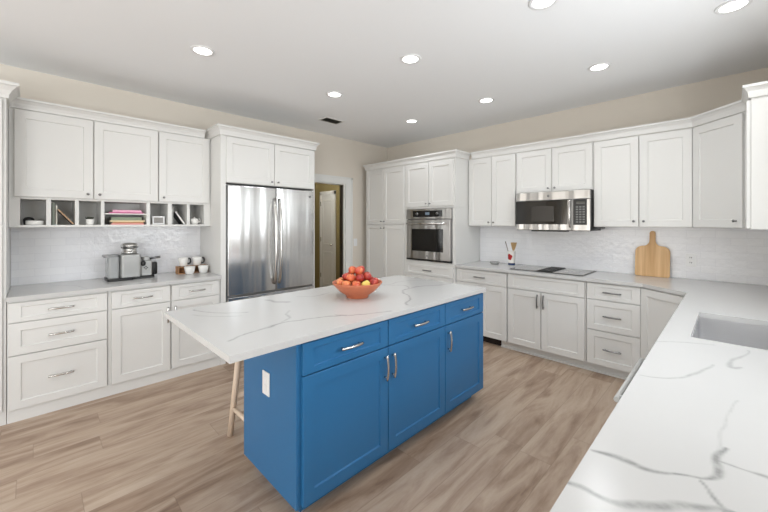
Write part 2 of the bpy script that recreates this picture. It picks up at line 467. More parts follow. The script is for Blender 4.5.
# ------------------------------------------------------------------ vein painting on quartz tops
def top_mesh(name, x0, x1, y0, y1, z0, z1, veins, hole=None, step=.0065, parent=None, fine=None, wob=.6):
    """slab; dense grid on top; veins = list of (polyline [(x,y)..], width, strength)"""
    xs = np.linspace(x0, x1, max(2, int(round((x1 - x0) / step)) + 1)); ys = np.linspace(y0, y1, max(2, int(round((y1 - y0) / step)) + 1))
    if fine: ys = np.concatenate([np.arange(y0, fine[0], .015), np.arange(fine[0], fine[1], step), np.arange(fine[1], y1 - .008, .012), [y1]])
    if hole:
        for v, arr in ((hole[0], xs), (hole[1], xs)): arr[np.argmin(abs(arr - v))] = v
        for v, arr in ((hole[2], ys), (hole[3], ys)): arr[np.argmin(abs(arr - v))] = v
    X, Y = np.meshgrid(xs, ys, indexing='ij'); nx, ny = X.shape
    rs = np.random.RandomState(3)
    # low frequency wobble
    WX = sum(np.sin(X * a + Y * c + p) * s for a, c, p, s in [(9, 13, 1, .008), (27, -19, 2, .004), (61, 43, .3, .002), (90, -70, 1.2, .0008)])
    WY = sum(np.sin(X * a + Y * c + p) * s for a, c, p, s in [(11, -8, .4, .008), (-31, 23, 2.2, .004), (55, 67, .9, .002), (-70, 95, .2, .0008)])
    V = np.zeros_like(X)
    for pl, wd, st in veins:
        ws0 = list(wd) if isinstance(wd, (list, tuple)) else [wd] * len(pl)
        for _ in range(3):      # round the corners
            if len(pl) < 3: break
            q, qw = [pl[0]], [ws0[0]]
            for i in range(len(pl) - 1):
                (ax, ay), (cx, cy) = pl[i], pl[i + 1]
                for t in (.25, .75): q.append((ax + (cx - ax) * t, ay + (cy - ay) * t)); qw.append(ws0[i] + (ws0[i + 1] - ws0[i]) * t)
            q.append(pl[-1]); qw.append(ws0[-1]); pl, ws0 = q, qw
        wd = ws0
        ws = wd if isinstance(wd, (list, tuple)) else [wd] * len(pl)
        for i in range(len(pl) - 1):
            ax, ay = pl[i]; bx_, by_ = pl[i + 1]
            dx, dy = bx_ - ax, by_ - ay; l2 = dx * dx + dy * dy + 1e-9
            px, py = X + WX * wob, Y + WY * wob
            t = np.clip(((px - ax) * dx + (py - ay) * dy) / l2, 0, 1)
            d = np.hypot(px - ax - t * dx, py - ay - t * dy)
            wl = (ws[i] * (1 - t) + ws[i + 1] * t)
            V = np.maximum(V, st * np.clip(1.25 - d / np.maximum(wl, .0042), 0, 1))
    vs = [(float(X[i, j]), float(Y[i, j]), z1) for i in range(nx) for j in range(ny)]
    fs = []; used = []
    for i in range(nx - 1):
        for j in range(ny - 1):
            if hole:
                cx, cy = (xs[i] + xs[i + 1]) / 2, (ys[j] + ys[j + 1]) / 2
                if hole[0] < cx < hole[1] and hole[2] < cy < hole[3]: continue
            a = i * ny + j; fs.append((a, a + ny, a + ny + 1, a + 1))
    b = MB(); b.add(vs, fs)
    # sides and bottom: extrude border down
    from collections import Counter
    cnt = {}
    for f in fs:
        for q in range(4):
            e = (f[q], f[(q + 1) % 4])
            if (e[1], e[0]) in cnt: del cnt[(e[1], e[0])]
            else: cnt[e] = 1
    low = {}
    for e in list(cnt):
        for v in e:
            if v not in low: low[v] = len(b.v); b.v.append((vs[v][0], vs[v][1], z0))
    for (a, c) in cnt:
        b.f.append([c, a, low[a], low[c]]); b.m.append(0); b.sm.append(False)
    # underside as quads following the outline (coarse)
    if hole:
        hx0, hx1, hy0, hy1 = hole
        rects = [(x0, x1, y0, hy0), (x0, x1, hy1, y1), (x0, hx0, hy0, hy1), (hx1, x1, hy0, hy1)]
    else: rects = [(x0, x1, y0, y1)]
    for r in rects: b.add([(r[0], r[2], z0), (r[0], r[3], z0), (r[1], r[3], z0), (r[1], r[2], z0)], [(0, 1, 2, 3)])
    o = b.build(name, 'quartz', parent, recalc=False)
    me = o.data; at = me.attributes.new('vein', 'FLOAT', 'POINT')
    vals = np.zeros(len(me.vertices)); vals[:nx * ny] = V.ravel()
    for v, lv in low.items(): vals[lv] = V.ravel()[v]
    at.data.foreach_set('value', vals.astype(np.float32))
    return o

# ------------------------------------------------------------------ ISLAND
IX = -1.44          # door face plane is IX; carcass at IX-.02
isl = thing('kitchen_island', 'blue painted island cabinet with shaker doors standing in the middle of the wood floor', 'island', (IX - .021, 0, 0), PI / 2)
b = MB(); b.box(.895, 2.600, 0.0, .565, .078, .8835); b.box(.875, .8945, -.0, .584, .078, .8835)      # end panel to the floor
b.box(2.6005, 2.612, 0, .584, .078, .8835); b.box(.895, 2.600, .5655, .584, .078, .8835)
b.build('body', 'blue', isl, bevel=.0015)
MB().box(.935, 2.555, .065, .52, .001, .0775).build('toe_kick', 'blue', isl)
for (x0, x1, side) in ((.900, 1.481, 'r'), (1.483, 2.063, 'l'), (2.065, 2.602, 'l')):
    drawer(isl, x0, x1, .716, .872, 'blue', .145)
    door(isl, x0, x1, .088, .713, 'blue', ('pull', x1 - .030 if side == 'r' else x0 + .032, .600))
b = MB(); b.box(-.038, .038, -.006, 0, -.062, .062)
otl = thing('wall_outlet', 'white double outlet cover on the blue end of the island', 'outlet', (-1.757, .8745, .592))
b.build('cover_plate', 'whiteplastic', otl, bevel=.002)
for z in (-.022, .022): MB().box(-.016, .016, -.0085, -.0061, z - .014, z + .014).build('socket', 'whiteplastic', otl, bevel=.003)
def inv(px, py, z=.914):
    f = 348.; a = math.radians(44.9)
    dx = -math.sin(a) * f + math.cos(a) * (px - 384); dy = math.cos(a) * f + math.sin(a) * (px - 384); t = (z - 1.45) / (222.5 - py)
    return (dx * t, dy * t)
iv = []      # veins of the island top, in metres
for pl, wd, st in [
    ([(-2.32, .70), (-2.20, .74), (-2.04, .90)], .006, .5), ([(-2.20, .65), (-2.10, .72), (-1.98, .84)], .005, .35),
    ([(-1.60, .62), (-1.66, .80), (-1.72, .94), (-1.64, 1.12), (-1.56, 1.30), (-1.44, 1.52)], .007, .5),
    ([(-1.72, .94), (-1.86, 1.06), (-1.92, 1.10)], .006, .35),
    ([(-2.26, 1.12), (-2.16, 1.14), (-2.13, 1.20)], .014, .42), ([(-2.24, 1.35), (-2.12, 1.45), (-2.16, 1.60)], .007, .3),
    ([(-1.62, 1.22), (-1.58, 1.24)], .008, .6),
    ([(-1.50, 1.72), (-1.66, 1.92), (-1.80, 1.98), (-1.88, 2.16), (-1.78, 2.40), (-1.74, 2.60)], .007, .5),
    ([(-2.36, 2.0), (-2.10, 2.10), (-1.98, 2.24), (-1.88, 2.16)], .006, .45),
    ([(-2.10, 2.10), (-2.14, 2.38), (-2.0, 2.58)], .005, .35)]:
    iv.append((pl, wd * 1.25, min(.7, st * 1.25)))
o = top_mesh('island_countertop', -2.405, -1.420, .550, 2.610, .884, .914, iv, wob=1.7)
tag(o, 'white veined quartz slab lying on the blue island', 'countertop')

# ------------------------------------------------------------------ LEFT RUN (front face x = -3.665)
LF = -3.665
c1 = thing('base_cabinet', 'white three drawer base cabinet at the left end of the coffee counter', 'cabinet', (LF - .021, 0, 0), PI / 2)
carcass(c1, -.142, .4295, .61, .092, .8835, 'white')
drawer(c1, -.136, .425, .724, .868, 'white'); drawer(c1, -.136, .425, .486, .720, 'white'); drawer(c1, -.136, .425, .092, .482, 'white')
c2 = thing('base_cabinet', 'white base cabinet with one drawer over one door, below the coffee machine', 'cabinet', (LF - .021, 0, 0), PI / 2)
carcass(c2, .4305, .889, .61, .092, .8835, 'white')
drawer(c2, .452, .886, .724, .868, 'white'); door(c2, .452, .886, .092, .720, 'white', ('pull', .860, .605))
c3 = thing('base_cabinet', 'white base cabinet with one drawer and door, between coffee machine cabinet and fridge', 'cabinet', (LF - .021, 0, 0), PI / 2)
carcass(c3, .890, 1.333, .61, .092, .8835, 'white')
drawer(c3, .893, 1.318, .724, .868, 'white'); door(c3, .893, 1.318, .092, .720, 'white', ('pull', .921, .605))
o = MB().box(XL + .3, LF - .018, -.142, 1.333, 0, .0915).build('toe_kick', 'white'); tag(o, 'white base board below the coffee counter cabinets', 'toe kick')
lv = [([(-4.1, .1), (-3.95, .25), (-3.7, .3)], .006, .35), ([(-4.2, .75), (-3.9, .82), (-3.66, .95)], .006, .35), ([(-4.0, 1.05), (-3.8, 1.2), (-3.66, 1.22)], .005, .3)]
o = top_mesh('coffee_countertop', XL + .0005, LF + .022, -.143, 1.3335, .884, .914, lv, step=.012)
tag(o, 'white quartz countertop under the coffee machine along the left wall', 'countertop')
# tall pantry at far left
tp = thing('tall_pantry_cabinet', 'tall white pantry cabinet cut off by the left edge of the photo', 'cabinet', (LF - .021, 0, 0), PI / 2)
carcass(tp, -.80, -.1445, .61, .0, 2.34, 'white')
door(tp, -.795, -.162, .10, 1.425, 'white', ('pull', -.76, 1.1)); door(tp, -.795, -.162, 1.43, 2.33, 'white', ('knob', -.76, 1.46))
b = sweep([(LF - .02, -.80), (LF - .02, -.1445), (-3.912, -.1445)], crown(2.341, 2.45, .065))
# path travels +y then -x : outward must be +x => right of +y travel is +x, right of -x travel is +y
tag(b.build('crown_moulding', 'white'), 'short white crown moulding on top of the far left pantry cabinet', 'moulding')
# uppers
UF = -3.95
u1 = thing('upper_cabinet', 'white double door wall cabinet over the left part of the coffee counter', 'cabinet', (UF - .021, 0, 0), PI / 2)
carcass(u1, -.1435, .8515, .325, 1.6515, 2.345, 'white')
door(u1, -.115, .363, 1.655, 2.338, 'white', ('knob', .325, 1.695)); door(u1, .366, .849, 1.655, 2.338, 'white', ('knob', .404, 1.695))
u2 = thing('upper_cabinet', 'white single door wall cabinet beside the tall fridge surround', 'cabinet', (UF - .021, 0, 0), PI / 2)
carcass(u2, .8525, 1.334, .325, 1.6515, 2.345, 'white'); door(u2, .855, 1.318, 1.655, 2.338, 'white', ('knob', .893, 1.695))
b = sweep([(UF - .02, -.1435), (UF - .02, 1.273)], crown(2.346, 2.425, .05))
tag(b.build('crown_moulding', 'white'), 'long white crown moulding over the coffee counter wall cabinets', 'moulding')
# cubby shelf
cub = thing('cubby_shelf', 'white seven compartment cubby shelf hanging below the coffee counter wall cabinets', 'shelf', (UF - .021, 0, 0), PI / 2)
edges = [-.1435, -.082, .066, .095, .243, .268, .416, .440, .757, .786, .936, .970, 1.108, 1.134, 1.271, 1.334]
b = MB(); b.box(-.1435, 1.334, -.012, .325, 1.412, 1.4295); b.box(-.1435, 1.334, -.0, .325, 1.638, 1.651); b.box(-.1435, 1.334, .318, .325, 1.43, 1.6375)
for i in range(0, 16, 2): b.box(edges[i], edges[i + 1], 0, .3175, 1.43, 1.6375)
b.build('body', 'white', cub)
MB().box(.4405, .7565, .004, .3175, 1.524, 1.534).build('shelf_board', 'white', cub)
# backsplash left
def splash(name, axis, p, a0, a1, z0, z1, th=.008):
    b = MB()
    if axis == 'x': b.box(p, p + th, a0, a1, z0, z1)
    else: b.box(a0, a1, p - th, p, z0, z1)
    o = b.build(name, 'tile'); me = o.data; uv = me.uv_layers.new(name='UVMap')
    for l in me.loops:
        v = me.vertices[l.vertex_index].co
        uv.data[l.index].uv = ((v.y if axis == 'x' else v.x), v.z)
    return o
tag(splash('tile_backsplash', 'x', XL + .0005, -.1435, 1.334, .9145, 1.4115), 'glossy white handmade tile backsplash behind the coffee machine', 'backsplash')

# ------------------------------------------------------------------ FRIDGE SURROUND
FF = -3.66
fs_ = thing('fridge_surround_cabinet', 'tall white surround with two doors over the stainless fridge', 'cabinet', (FF - .021, 0, 0), PI / 2)
carcass(fs_, 1.357, 2.452, .615, 1.862, 2.345, 'white')
b = MB(); b.box(1.335, 1.3565, -.004, .615, .0, 2.345); b.box(1.3565, 1.385, -.004, .02, .0, 1.861); b.build('side_panel', 'white', fs_)
b = MB(); b.box(2.4525, 2.463, -.004, .615, .0, 2.345); b.build('side_panel', 'white', fs_)
door(fs_, 1.386, 1.917, 1.865, 2.335, 'white', ('knob', 1.880, 1.905)); door(fs_, 1.920, 2.445, 1.865, 2.335, 'white', ('knob', 1.958, 1.905))
b = sweep([(-4.29, 1.335), (FF - .017, 1.335), (FF - .017, 2.463), (-4.29, 2.463)], crown(2.346, 2.442, .045))
# right of +x travel is -y, right of +y travel is +x, right of -x travel is +y
tag(b.build('crown_moulding', 'white'), 'white crown moulding wrapping the top of the fridge surround', 'moulding')

fr = thing('refrigerator', 'stainless steel french door refrigerator set into the white surround', 'refrigerator', (-3.70, 0, 0), PI / 2)
MB().box(1.392, 2.446, .0, .56, .02, 1.845).build('body', 'darkm', fr)
def curved_door(x0, x1, z0, z1, y0, bul):
    b = MB(); n = 14; pts = []
    for i in range(n + 1):
        t = i / n; s_ = 1 - (2 * t - 1) ** 4
        pts.append((x0 + (x1 - x0) * t, y0 - .03 - bul * s_))
    pts += [(x1, -.001), (x0, -.001)]
    b.prism(pts, z0, z1)
    for i in range(len(b.sm)):
        pass
    return b
dl = curved_door(1.402, 1.931, .690, 1.835, -.01, .014).build('door', 'fridge', fr, bevel=.004)
dr = curved_door(1.943, 2.440, .690, 1.835, -.01, .014).build('door', 'fridge', fr, bevel=.004)
dz = curved_door(1.402, 2.440, .07, .668, -.01, .014).build('freezer_drawer', 'fridge', fr, bevel=.004)
def bowbar(p0, p1, out, r, n=14):
    p0 = Vector(p0); p1 = Vector(p1); out = Vector(out); pts = []
    for i in range(n + 1):
        t = i / n; s_ = 1 - abs(2 * t - 1) ** 3
        pts.append(p0.lerp(p1, t) + out * s_)
    return pts
b = MB(); b.tube(bowbar((1.908, -.05, .76), (1.908, -.05, 1.72), (0, -.055, 0), .013), .016, 10); b.build('handle', 'chrome', dl)
b = MB(); b.tube(bowbar((1.968, -.05, .76), (1.968, -.05, 1.72), (0, -.055, 0), .013), .016, 10); b.build('handle', 'chrome', dr)
b = MB(); b.tube(bowbar((1.45, -.05, .625), (2.39, -.05, .625), (0, -.055, 0), .013), .013, 10); b.build('handle', 'chrome', dz)
b = MB(); b.lathe([(0, .004), (.013, .004), (.014, 0)], 20, (2.375, -.051, 1.765), axis='y'); b.build('badge', 'darkm', dr)

# ------------------------------------------------------------------ BACK WALL: tall unit
TF = 3.76
ts = thing('tall_pantry_cabinet', 'tall white four door pantry cabinet in the far corner beside the wall oven', 'cabinet', (0, TF + .021, 0), 0)
carcass(ts, -4.17, -3.337, .61, .0, 2.285, 'white')
for (x0, x1, k) in ((-4.150, -3.769, -3.80), (-3.766, -3.345, -3.735)):
    door(ts, x0, x1, 1.425, 2.262, 'white', ('knob', k, 1.468)); door(ts, x0, x1, .10, 1.418, 'white', ('knob', k, 1.365))
oc = thing('oven_cabinet', 'tall white oven cabinet with two doors above and drawers below the oven', 'cabinet', (0, TF + .021, 0), 0)
b = MB(); b.box(-3.336, -2.482, 0, .61, 1.642, 2.285); b.box(-3.336, -3.288, 0, .61, .0, 1.641); b.box(-2.526, -2.482, 0, .61, .0, 1.641); b.box(-3.287, -2.527, 0, .61, .0, .922); b.box(-3.287, -2.527, .58, .61, .923, 1.641)
b.build('body', 'white', oc)
door(oc, -3.315, -2.901, 1.668, 2.262, 'white', ('knob', -2.932, 1.706)); door(oc, -2.898, -2.505, 1.668, 2.262, 'white', ('knob', -2.867, 1.706))
drawer(oc, -3.315, -2.505, .728, .872, 'white', m='darkm'); drawer(oc, -3.315, -2.505, .10, .724, 'white', m='darkm')
b = sweep([(-4.17, 4.39), (-4.17, TF + .018), (-2.482, TF + .018), (-2.482, 4.085)], crown(2.286, 2.372, .040))
# travel -y: right is -x ; travel +x: right is -y ; travel +y: right is +x
tag(b.build('crown_moulding', 'white'), 'white crown moulding over the tall pantry and oven cabinets', 'moulding')
# wall oven
ov = thing('wall_oven', 'stainless steel built-in wall oven with black glass window', 'oven', (0, TF + .019, 0), 0)
MB().box(-3.285, -2.529, .003, .56, .926, 1.638).build('body', 'darkm', ov)
b = MB(); b.box(-3.284, -2.530, -.034, .002, 1.500, 1.637); b.build('control_panel', 'steel', ov, bevel=.003)
MB().box(-3.16, -2.66, -.036, -.0345, 1.525, 1.612).build('display_glass', 'blackglass', ov)
MB().box(-2.94, -2.87, -.0375, -.0365, 1.552, 1.588).build('display', plain('blue_grey_display', 120, 135, 150, .3), ov)
for x in (-3.08, -2.74):
    b = MB(); b.lathe([(0, .012), (.018, .012), (.020, 0)], 18, (x, -.0365, 1.568), axis='y'); b.build('button_pad', 'darkm', ov)
od = MB(); od.box(-3.270, -2.540, -.040, .002, .952, 1.488); od = od.build('oven_door', 'steel', ov, bevel=.004)
MB().box(-3.175, -2.645, -.042, -.0405, 1.060, 1.362).build('window_glass', 'blackglass', od)
b = MB(); b.tube([(-3.235, -.085, 1.437), (-2.575, -.085, 1.437)], .014, 12)
for x in (-3.20, -2.61): b.tube([(x, -.0405, 1.437), (x, -.078, 1.437)], .010, 8)
b.build('handle', 'chrome', od)
b = MB(); b.lathe([(0, .003), (.012, .003), (.013, 0)], 18, (-2.905, -.0405, 1.0), axis='y'); b.build('badge', 'darkm', od)
MB().box(-3.284, -2.530, -.028, .002, .926, .949).build('vent_strip', 'black', ov)

# ------------------------------------------------------------------ BACK WALL: base run
BF = 3.785
def base(label, x0, x1): return thing('base_cabinet', label, 'cabinet', (0, BF + .021, 0), 0)
k1 = base('white two door base cabinet with one drawer, next to the oven cabinet', 0, 0)
carcass(k1, -2.481, -1.801, .585, .092, .8835, 'white'); drawer(k1, -2.474, -1.806, .712, .870, 'white', m='darkm')
door(k1, -2.474, -2.141, .092, .708, 'white', ('pull', -2.172, .60), m='darkm'); door(k1, -2.139, -1.806, .092, .708, 'white', ('pull', -2.108, .60), m='darkm')
MB().box(-2.481, -1.905, .060, .075, .0, .0915).build('toe_recess', 'darkvoid', k1)  # dark board painted as the shade inside the open hollow
k2 = base('white two door base cabinet under the glass cooktop', 0, 0)
carcass(k2, -1.799, -1.001, .585, .092, .8835, 'white'); drawer(k2, -1.792, -1.010, .712, .870, 'white', handle=False)
door(k2, -1.792, -1.428, .092, .708, 'white', ('pull', -1.459, .612), m='darkm'); door(k2, -1.424, -1.010, .092, .708, 'white', ('pull', -1.396, .612), m='darkm')
k3 = base('white three drawer base cabinet right of the cooktop cabinet', 0, 0)
carcass(k3, -.999, -.561, .585, .092, .8835, 'white')
for z0, z1 in ((.716, .870), (.424, .712), (.092, .420)): drawer(k3, -.992, -.566, z0, z1, 'white', m='darkm')
b = MB(); b.box(-1.90, -.56, BF + .070, BF + .080, 0, .0915); b.box(-1.90, -.56, BF + .055, BF + .0695, 0, .018)
tag(b.build('toe_kick', 'white'), 'white toe board with shoe moulding below the cooktop cabinets', 'toe kick')
# diagonal corner base
dg = thing('corner_base_cabinet', 'white angled corner base cabinet with one door, between drawers and sink run', 'cabinet', (0, 0, 0), 0)
b = MB(); dl_ = .435
s2 = math.sqrt(.5); TH = math.radians(37.7); cT, sT = math.cos(TH), math.sin(TH)
wpts = [(-.560, BF + .021), (-.560 + dl_ * cT, BF + .021 - dl_ * sT), (.40, BF + .021 - dl_ * sT), (.40, 4.385), (-.5595, 4.385)]
b.prism(wpts, .092, .8835); b.build('body', 'white', dg)
dd_ = door(dg, .006, dl_ - .006, .092, .872, 'white', None); dd_.location = (-.560, BF + .021, 0); dd_.rotation_euler = (0, 0, -TH)
RX = -.56 + dl_ * cT      # right run carcass face x
# right run: front faces -x
def rbase(name, label, cat='cabinet'): return thing(name, label, cat, (RX, 0, 0), -PI / 2)   # local x = -world y ; local y=+world x
RD = XR - RX - .012
YD = BF + .021 - dl_ * sT
r1 = rbase('sink_base_cabinet', 'white double door base cabinet below the stainless sink')
MB().box(-(YD - .001), -2.10, 0, RD, .092, .66).build('body', 'white', r1)
MB().box(-(YD - .001), -2.10, 0, .02, .661, .8835).build('front_rail', 'white', r1)
door(r1, -(YD - .01), -2.76, .10, .87, 'white', None); door(r1, -2.75, -2.105, .10, .87, 'white', None)
dw = rbase('dishwasher', 'stainless dishwasher under the right countertop with its bar handle just showing', 'dishwasher')
MB().box(-2.095, -1.495, .0, RD, .09, .878).build('body', 'darkm', dw)
dd = MB().box(-2.092, -1.498, -.028, -.001, .11, .876).build('door', 'steel', dw, bevel=.003)
b = MB(); b.tube([(-2.06, -.086, .79), (-1.53, -.086, .79)], .010, 10)
for x in (-2.03, -1.56): b.tube([(x, -.0285, .79), (x, -.082, .79)], .008, 8)
b.build('handle', plain('satin_light_metal', 200, 200, 198, .4), dd)
r3 = rbase('base_cabinet', 'white drawer cabinet hidden under the near end of the right countertop')
carcass(r3, -1.490, .28, RD, .092, .8835, 'white')
for x0 in (-1.485, -.60): 
    drawer(r3, x0, x0 + .875, .716, .870, 'white'); drawer(r3, x0, x0 + .875, .10, .712, 'white')
tag(MB().box(RX + .06, RX + .075, -.27, YD - .03, 0, .0915).build('toe_kick', 'white'), 'white toe board under the sink and dishwasher run', 'toe kick')

# back and right countertop (L shape with a cut corner): back piece, diagonal wedge and right piece in one slab
EX = -.238; EY = 3.76
def ctop():
    veins_back = [([(-2.4, 3.9), (-2.1, 4.0), (-1.9, 3.85)], .006, .3), ([(-.7, 3.95), (-.4, 4.1), (-.1, 4.0)], .005, .25)]
    R = []
    def W(pts, wd, st): R.append(([inv(*p) for p in pts], wd, st * .85))
    k = 208 / 768.
    c7 = lambda P: [(560 + x * k, 380 + y * k) for x, y in P]
    W(c7([(112, 258), (170, 272), (240, 300), (300, 328), (370, 343), (440, 352), (500, 362), (560, 375), (596, 366), (604, 345), (594, 322), (582, 302), (582, 275), (604, 252)]),
      [.005, .010, .012, .010, .006, .003, .003, .005, .009, .010, .011, .009, .007, .006], .95)
    W(c7([(592, 304), (640, 320), (690, 338), (740, 352), (800, 372)]), [.004, .003, .004, .008, .010], .8)
    W(c7([(30, 380), (90, 402), (130, 430), (210, 465), (300, 468), (400, 466), (480, 470), (600, 482), (700, 520)]), [.006, .009, .008, .010, .012, .012, .011, .006, .008], .9)
    W(c7([(535, 380), (560, 410), (580, 450), (610, 490), (640, 530)]), [.002, .004, .006, .007, .008], .9)
    W(c7([(582, 262), (582, 190), (600, 165), (632, 110), (662, 76)]), .0035, .28)
    q = 168 / 768.
    c6 = lambda P: [(600 + x * q, 320 + y * q) for x, y in P]
    W(c6([(240, 98), (320, 99), (420, 104), (520, 112)]), .005, .5)
    W(c6([(180, 252), (240, 266), (360, 273), (420, 258), (460, 232), (508, 203)]), [.004, .005, .007, .008, .007, .005], .55)
    W(c6([(640, 218), (600, 222), (582, 210), (592, 194), (630, 176), (672, 168), (684, 148), (676, 138)]), [.008, .014, .012, .008, .008, .005, .004, .003], .5)
    allv = R + veins_back
    return allv
cv = ctop()
top = top_mesh('corner_countertop', EX, XR - .0005, -.28, YB - .0005, .884, .914, cv, hole=(-.134, .30, 2.17, 2.81), step=.0045, fine=(.55, 2.17))
tag(top, 'white veined quartz countertop with sink cut-out turning the corner along back and right walls', 'countertop')
# back leg joined into the same mesh, with the diagonal front corner
def join_into(target, other):
    n0 = len(target.data.vertices)
    bm = bmesh.new(); bm.from_mesh(target.data)
    lay = bm.verts.layers.float.get('vein')
    bm.from_mesh(other.data)
    bm.to_mesh(target.data); bm.free()
    bpy.data.objects.remove(other)
bk = top_mesh('back_leg', -2.481, EX, EY, YB - .0005, .884, .914, cv, step=.012)
join_into(top, bk)
wd = MB(); wd.prism([(EX - .310, EY), (EX, EY - .240), (EX, EY)], .884, .914); wd = wd.build('wedge', 'quartz')
join_into(top, wd)
tag(splash('tile_backsplash', 'y', YB - .0005, -2.481, XR - .001, .9145, 1.80), 'glossy white handmade tile backsplash behind the cooktop and cutting board', 'backsplash')
# sink
sk = thing('sink', 'stainless steel undermount sink set in the right countertop', 'sink', (0, 0, 0))
b = MB(); x0, x1, y0, y1 = -.141, .307, 2.163, 2.817
def rrect(x0, x1, y0, y1, r, n=5):
    P = []
    for cx, cy, a0 in ((x1 - r, y1 - r, 0), (x0 + r, y1 - r, PI / 2), (x0 + r, y0 + r, PI), (x1 - r, y0 + r, 1.5 * PI)):
        for i in range(n + 1):
            a = a0 + PI / 2 * i / n; P.append((cx + r * math.cos(a), cy + r * math.sin(a)))
    return P
rings = [(rrect(x0 - .012, x1 + .012, y0 - .012, y1 + .012, .02), .8835), (rrect(x0, x1, y0, y1, .02), .8832), (rrect(x0 + .004, x1 - .004, y0 + .004, y1 - .004, .025), .72),
         (rrect(x0 + .01, x1 - .01, y0 + .01, y1 - .01, .03), .685), (rrect(x0 + .03, x1 - .03, y0 + .03, y1 - .03, .03), .678)]
vs = [(p[0], p[1], z) for R_, z in rings for p in R_]; n = len(rings[0][0]); fsx = []
for k in range(len(rings) - 1):
    for j in range(n):
        q = (j + 1) % n; fsx.append((k * n + j, k * n + q, (k + 1) * n + q, (k + 1) * n + j))
fsx.append(tuple((len(rings) - 1) * n + j for j in range(n)))
b.add(vs, fsx, 0, False); bo = b.build('basin', 'sinksteel', sk)
b = MB(); b.lathe([(.045, .684), (.040, .683), (.03, .680), (0, .680)], 24, (.09, 2.5, .0)); b.build('drain', 'chrome', sk)

# ------------------------------------------------------------------ BACK uppers
UB = 4.07
def ub(label): return thing('upper_cabinet', label, 'cabinet', (0, UB + .021, 0), 0)
q1 = ub('white two door wall cabinet between the oven cabinet and the microwave')
carcass(q1, -2.481, -1.826, .298, 1.405, 2.287, 'white')
door(q1, -2.470, -2.143, 1.408, 2.278, 'white', ('knob', -2.175, 1.452)); door(q1, -2.140, -1.832, 1.408, 2.278, 'white', ('knob', -2.108, 1.452))
q2 = ub('short white two door wall cabinet above the microwave')
carcass(q2, -1.825, -1.008, .298, 1.792, 2.287, 'white')
door(q2, -1.818, -1.417, 1.795, 2.278, 'white', ('knob', -1.450, 1.835)); door(q2, -1.413, -1.016, 1.795, 2.278, 'white', ('knob', -1.380, 1.835))
q3 = ub('wide white two door wall cabinet above the wooden cutting board')
carcass(q3, -1.007, -.233, .298, 1.405, 2.287, 'white')
door(q3, -1.000, -.624, 1.408, 2.278, 'white', ('knob', -.660, 1.462)); door(q3, -.618, -.238, 1.408, 2.278, 'white', ('knob', -.583, 1.462))
q4 = thing('corner_wall_cabinet', 'white angled corner wall cabinet with one door above the right countertop', 'cabinet', (0, 0, 0), 0)
ul = .465
UX = -.232 + ul * s2; UY = UB + .021 - ul * s2
MB().prism([(-.232, UB + .021), (UX, UY), (XR - .003, UY), (XR - .003, 4.389), (-.232, 4.389)], 1.405, 2.287).build('body', 'white', q4)
dd_ = door(q4, .012, ul - .030, 1.408, 2.278, 'white', ('knob', ul - .075, 1.462)); dd_.location = (-.232, UB + .021, 0); dd_.rotation_euler = (0, 0, -PI / 4)
q5 = thing('upper_cabinet', 'white wall cabinet cut off by the right edge of the photo', 'cabinet', (UX, 0, 0), -PI / 2)
MB().box(-(UY - .001), -(UY - .36), 0, XR - UX - .002, 1.405, 2.287).build('body', 'white', q5)
door(q5, -(UY - .01), -(UY - .352), 1.408, 2.278, 'white', None)
b = sweep([(-2.425, UB + .018), (-.232, UB + .018), (UX - .0, UY + .0), (UX, UY - .36), (XR - .01, UY - .36)], crown(2.288, 2.372, .040))
tag(b.build('crown_moulding', 'white'), 'long white crown moulding over the microwave and corner wall cabinets', 'moulding')

# microwave
mw = thing('microwave', 'stainless over the range microwave with black door glass and keypad', 'microwave', (0, 4.0, 0), 0)
MB().box(-1.780, -1.012, .003, .388, 1.362, 1.789).build('body', 'black', mw)
b = MB(); b.box(-1.780, -1.012, -.022, .002, 1.695, 1.789); b.build('vent_panel', 'steel', mw, bevel=.004)
md = MB(); md.box(-1.780, -1.182, -.024, .002, 1.366, 1.692); md = md.build('door', 'steel', mw, bevel=.004)
MB().box(-1.782, -1.222, -.0262, -.0245, 1.430, 1.690).build('window_glass', 'blackglass', md)
MB().box(-1.60, -1.36, -.0272, -.0265, 1.462, 1.630).build('window_screen', plain('smoky_screen', 48, 44, 40, .25), md)
b = MB(); b.tube(bowbar((-1.198, -.026, 1.40), (-1.198, -.026, 1.69), (0, -.030, 0), .01), .010, 10); b.build('handle', 'chrome', md)
cp = MB(); cp.box(-1.180, -1.012, -.024, .002, 1.366, 1.692); cp = cp.build('control_panel', 'steel', mw, bevel=.003)
MB().box(-1.168, -1.040, -.0262, -.0245, 1.425, 1.690).build('keypad', 'black', cp)
MB().box(-1.140, -1.056, -.0272, -.0264, 1.640, 1.668).build('display', 'blackglass', cp)
pk = plain('grey_key', 120, 120, 118, .5)
for i in range(7):
    for j in range(3):
        x = -1.142 + j * .031; z = 1.612 - i * .026
        MB().box(x, x + .022, -.0274, -.0264, z - .008, z + .008).build('key', pk, cp)
b = MB(); b.lathe([(0, .003), (.013, .003), (.014, 0)], 20, (-1.42, -.0225, 1.742), axis='y'); b.build('badge', 'darkm', mw)
MB().box(-1.62, -1.25, .02, .12, 1.350, 1.3615).build('lamp_cover', 'black', mw)
o = MB().box(-1.000, -.930, 4.11, 4.20, 1.385, 1.4045).build('undercabinet_plug_box', plain('grey_metal_strip', 70, 70, 70, .4)); tag(o, 'small dark grey plug box below the cabinet right of the microwave', 'light')  # plug box under the cabinet, holds no lamp

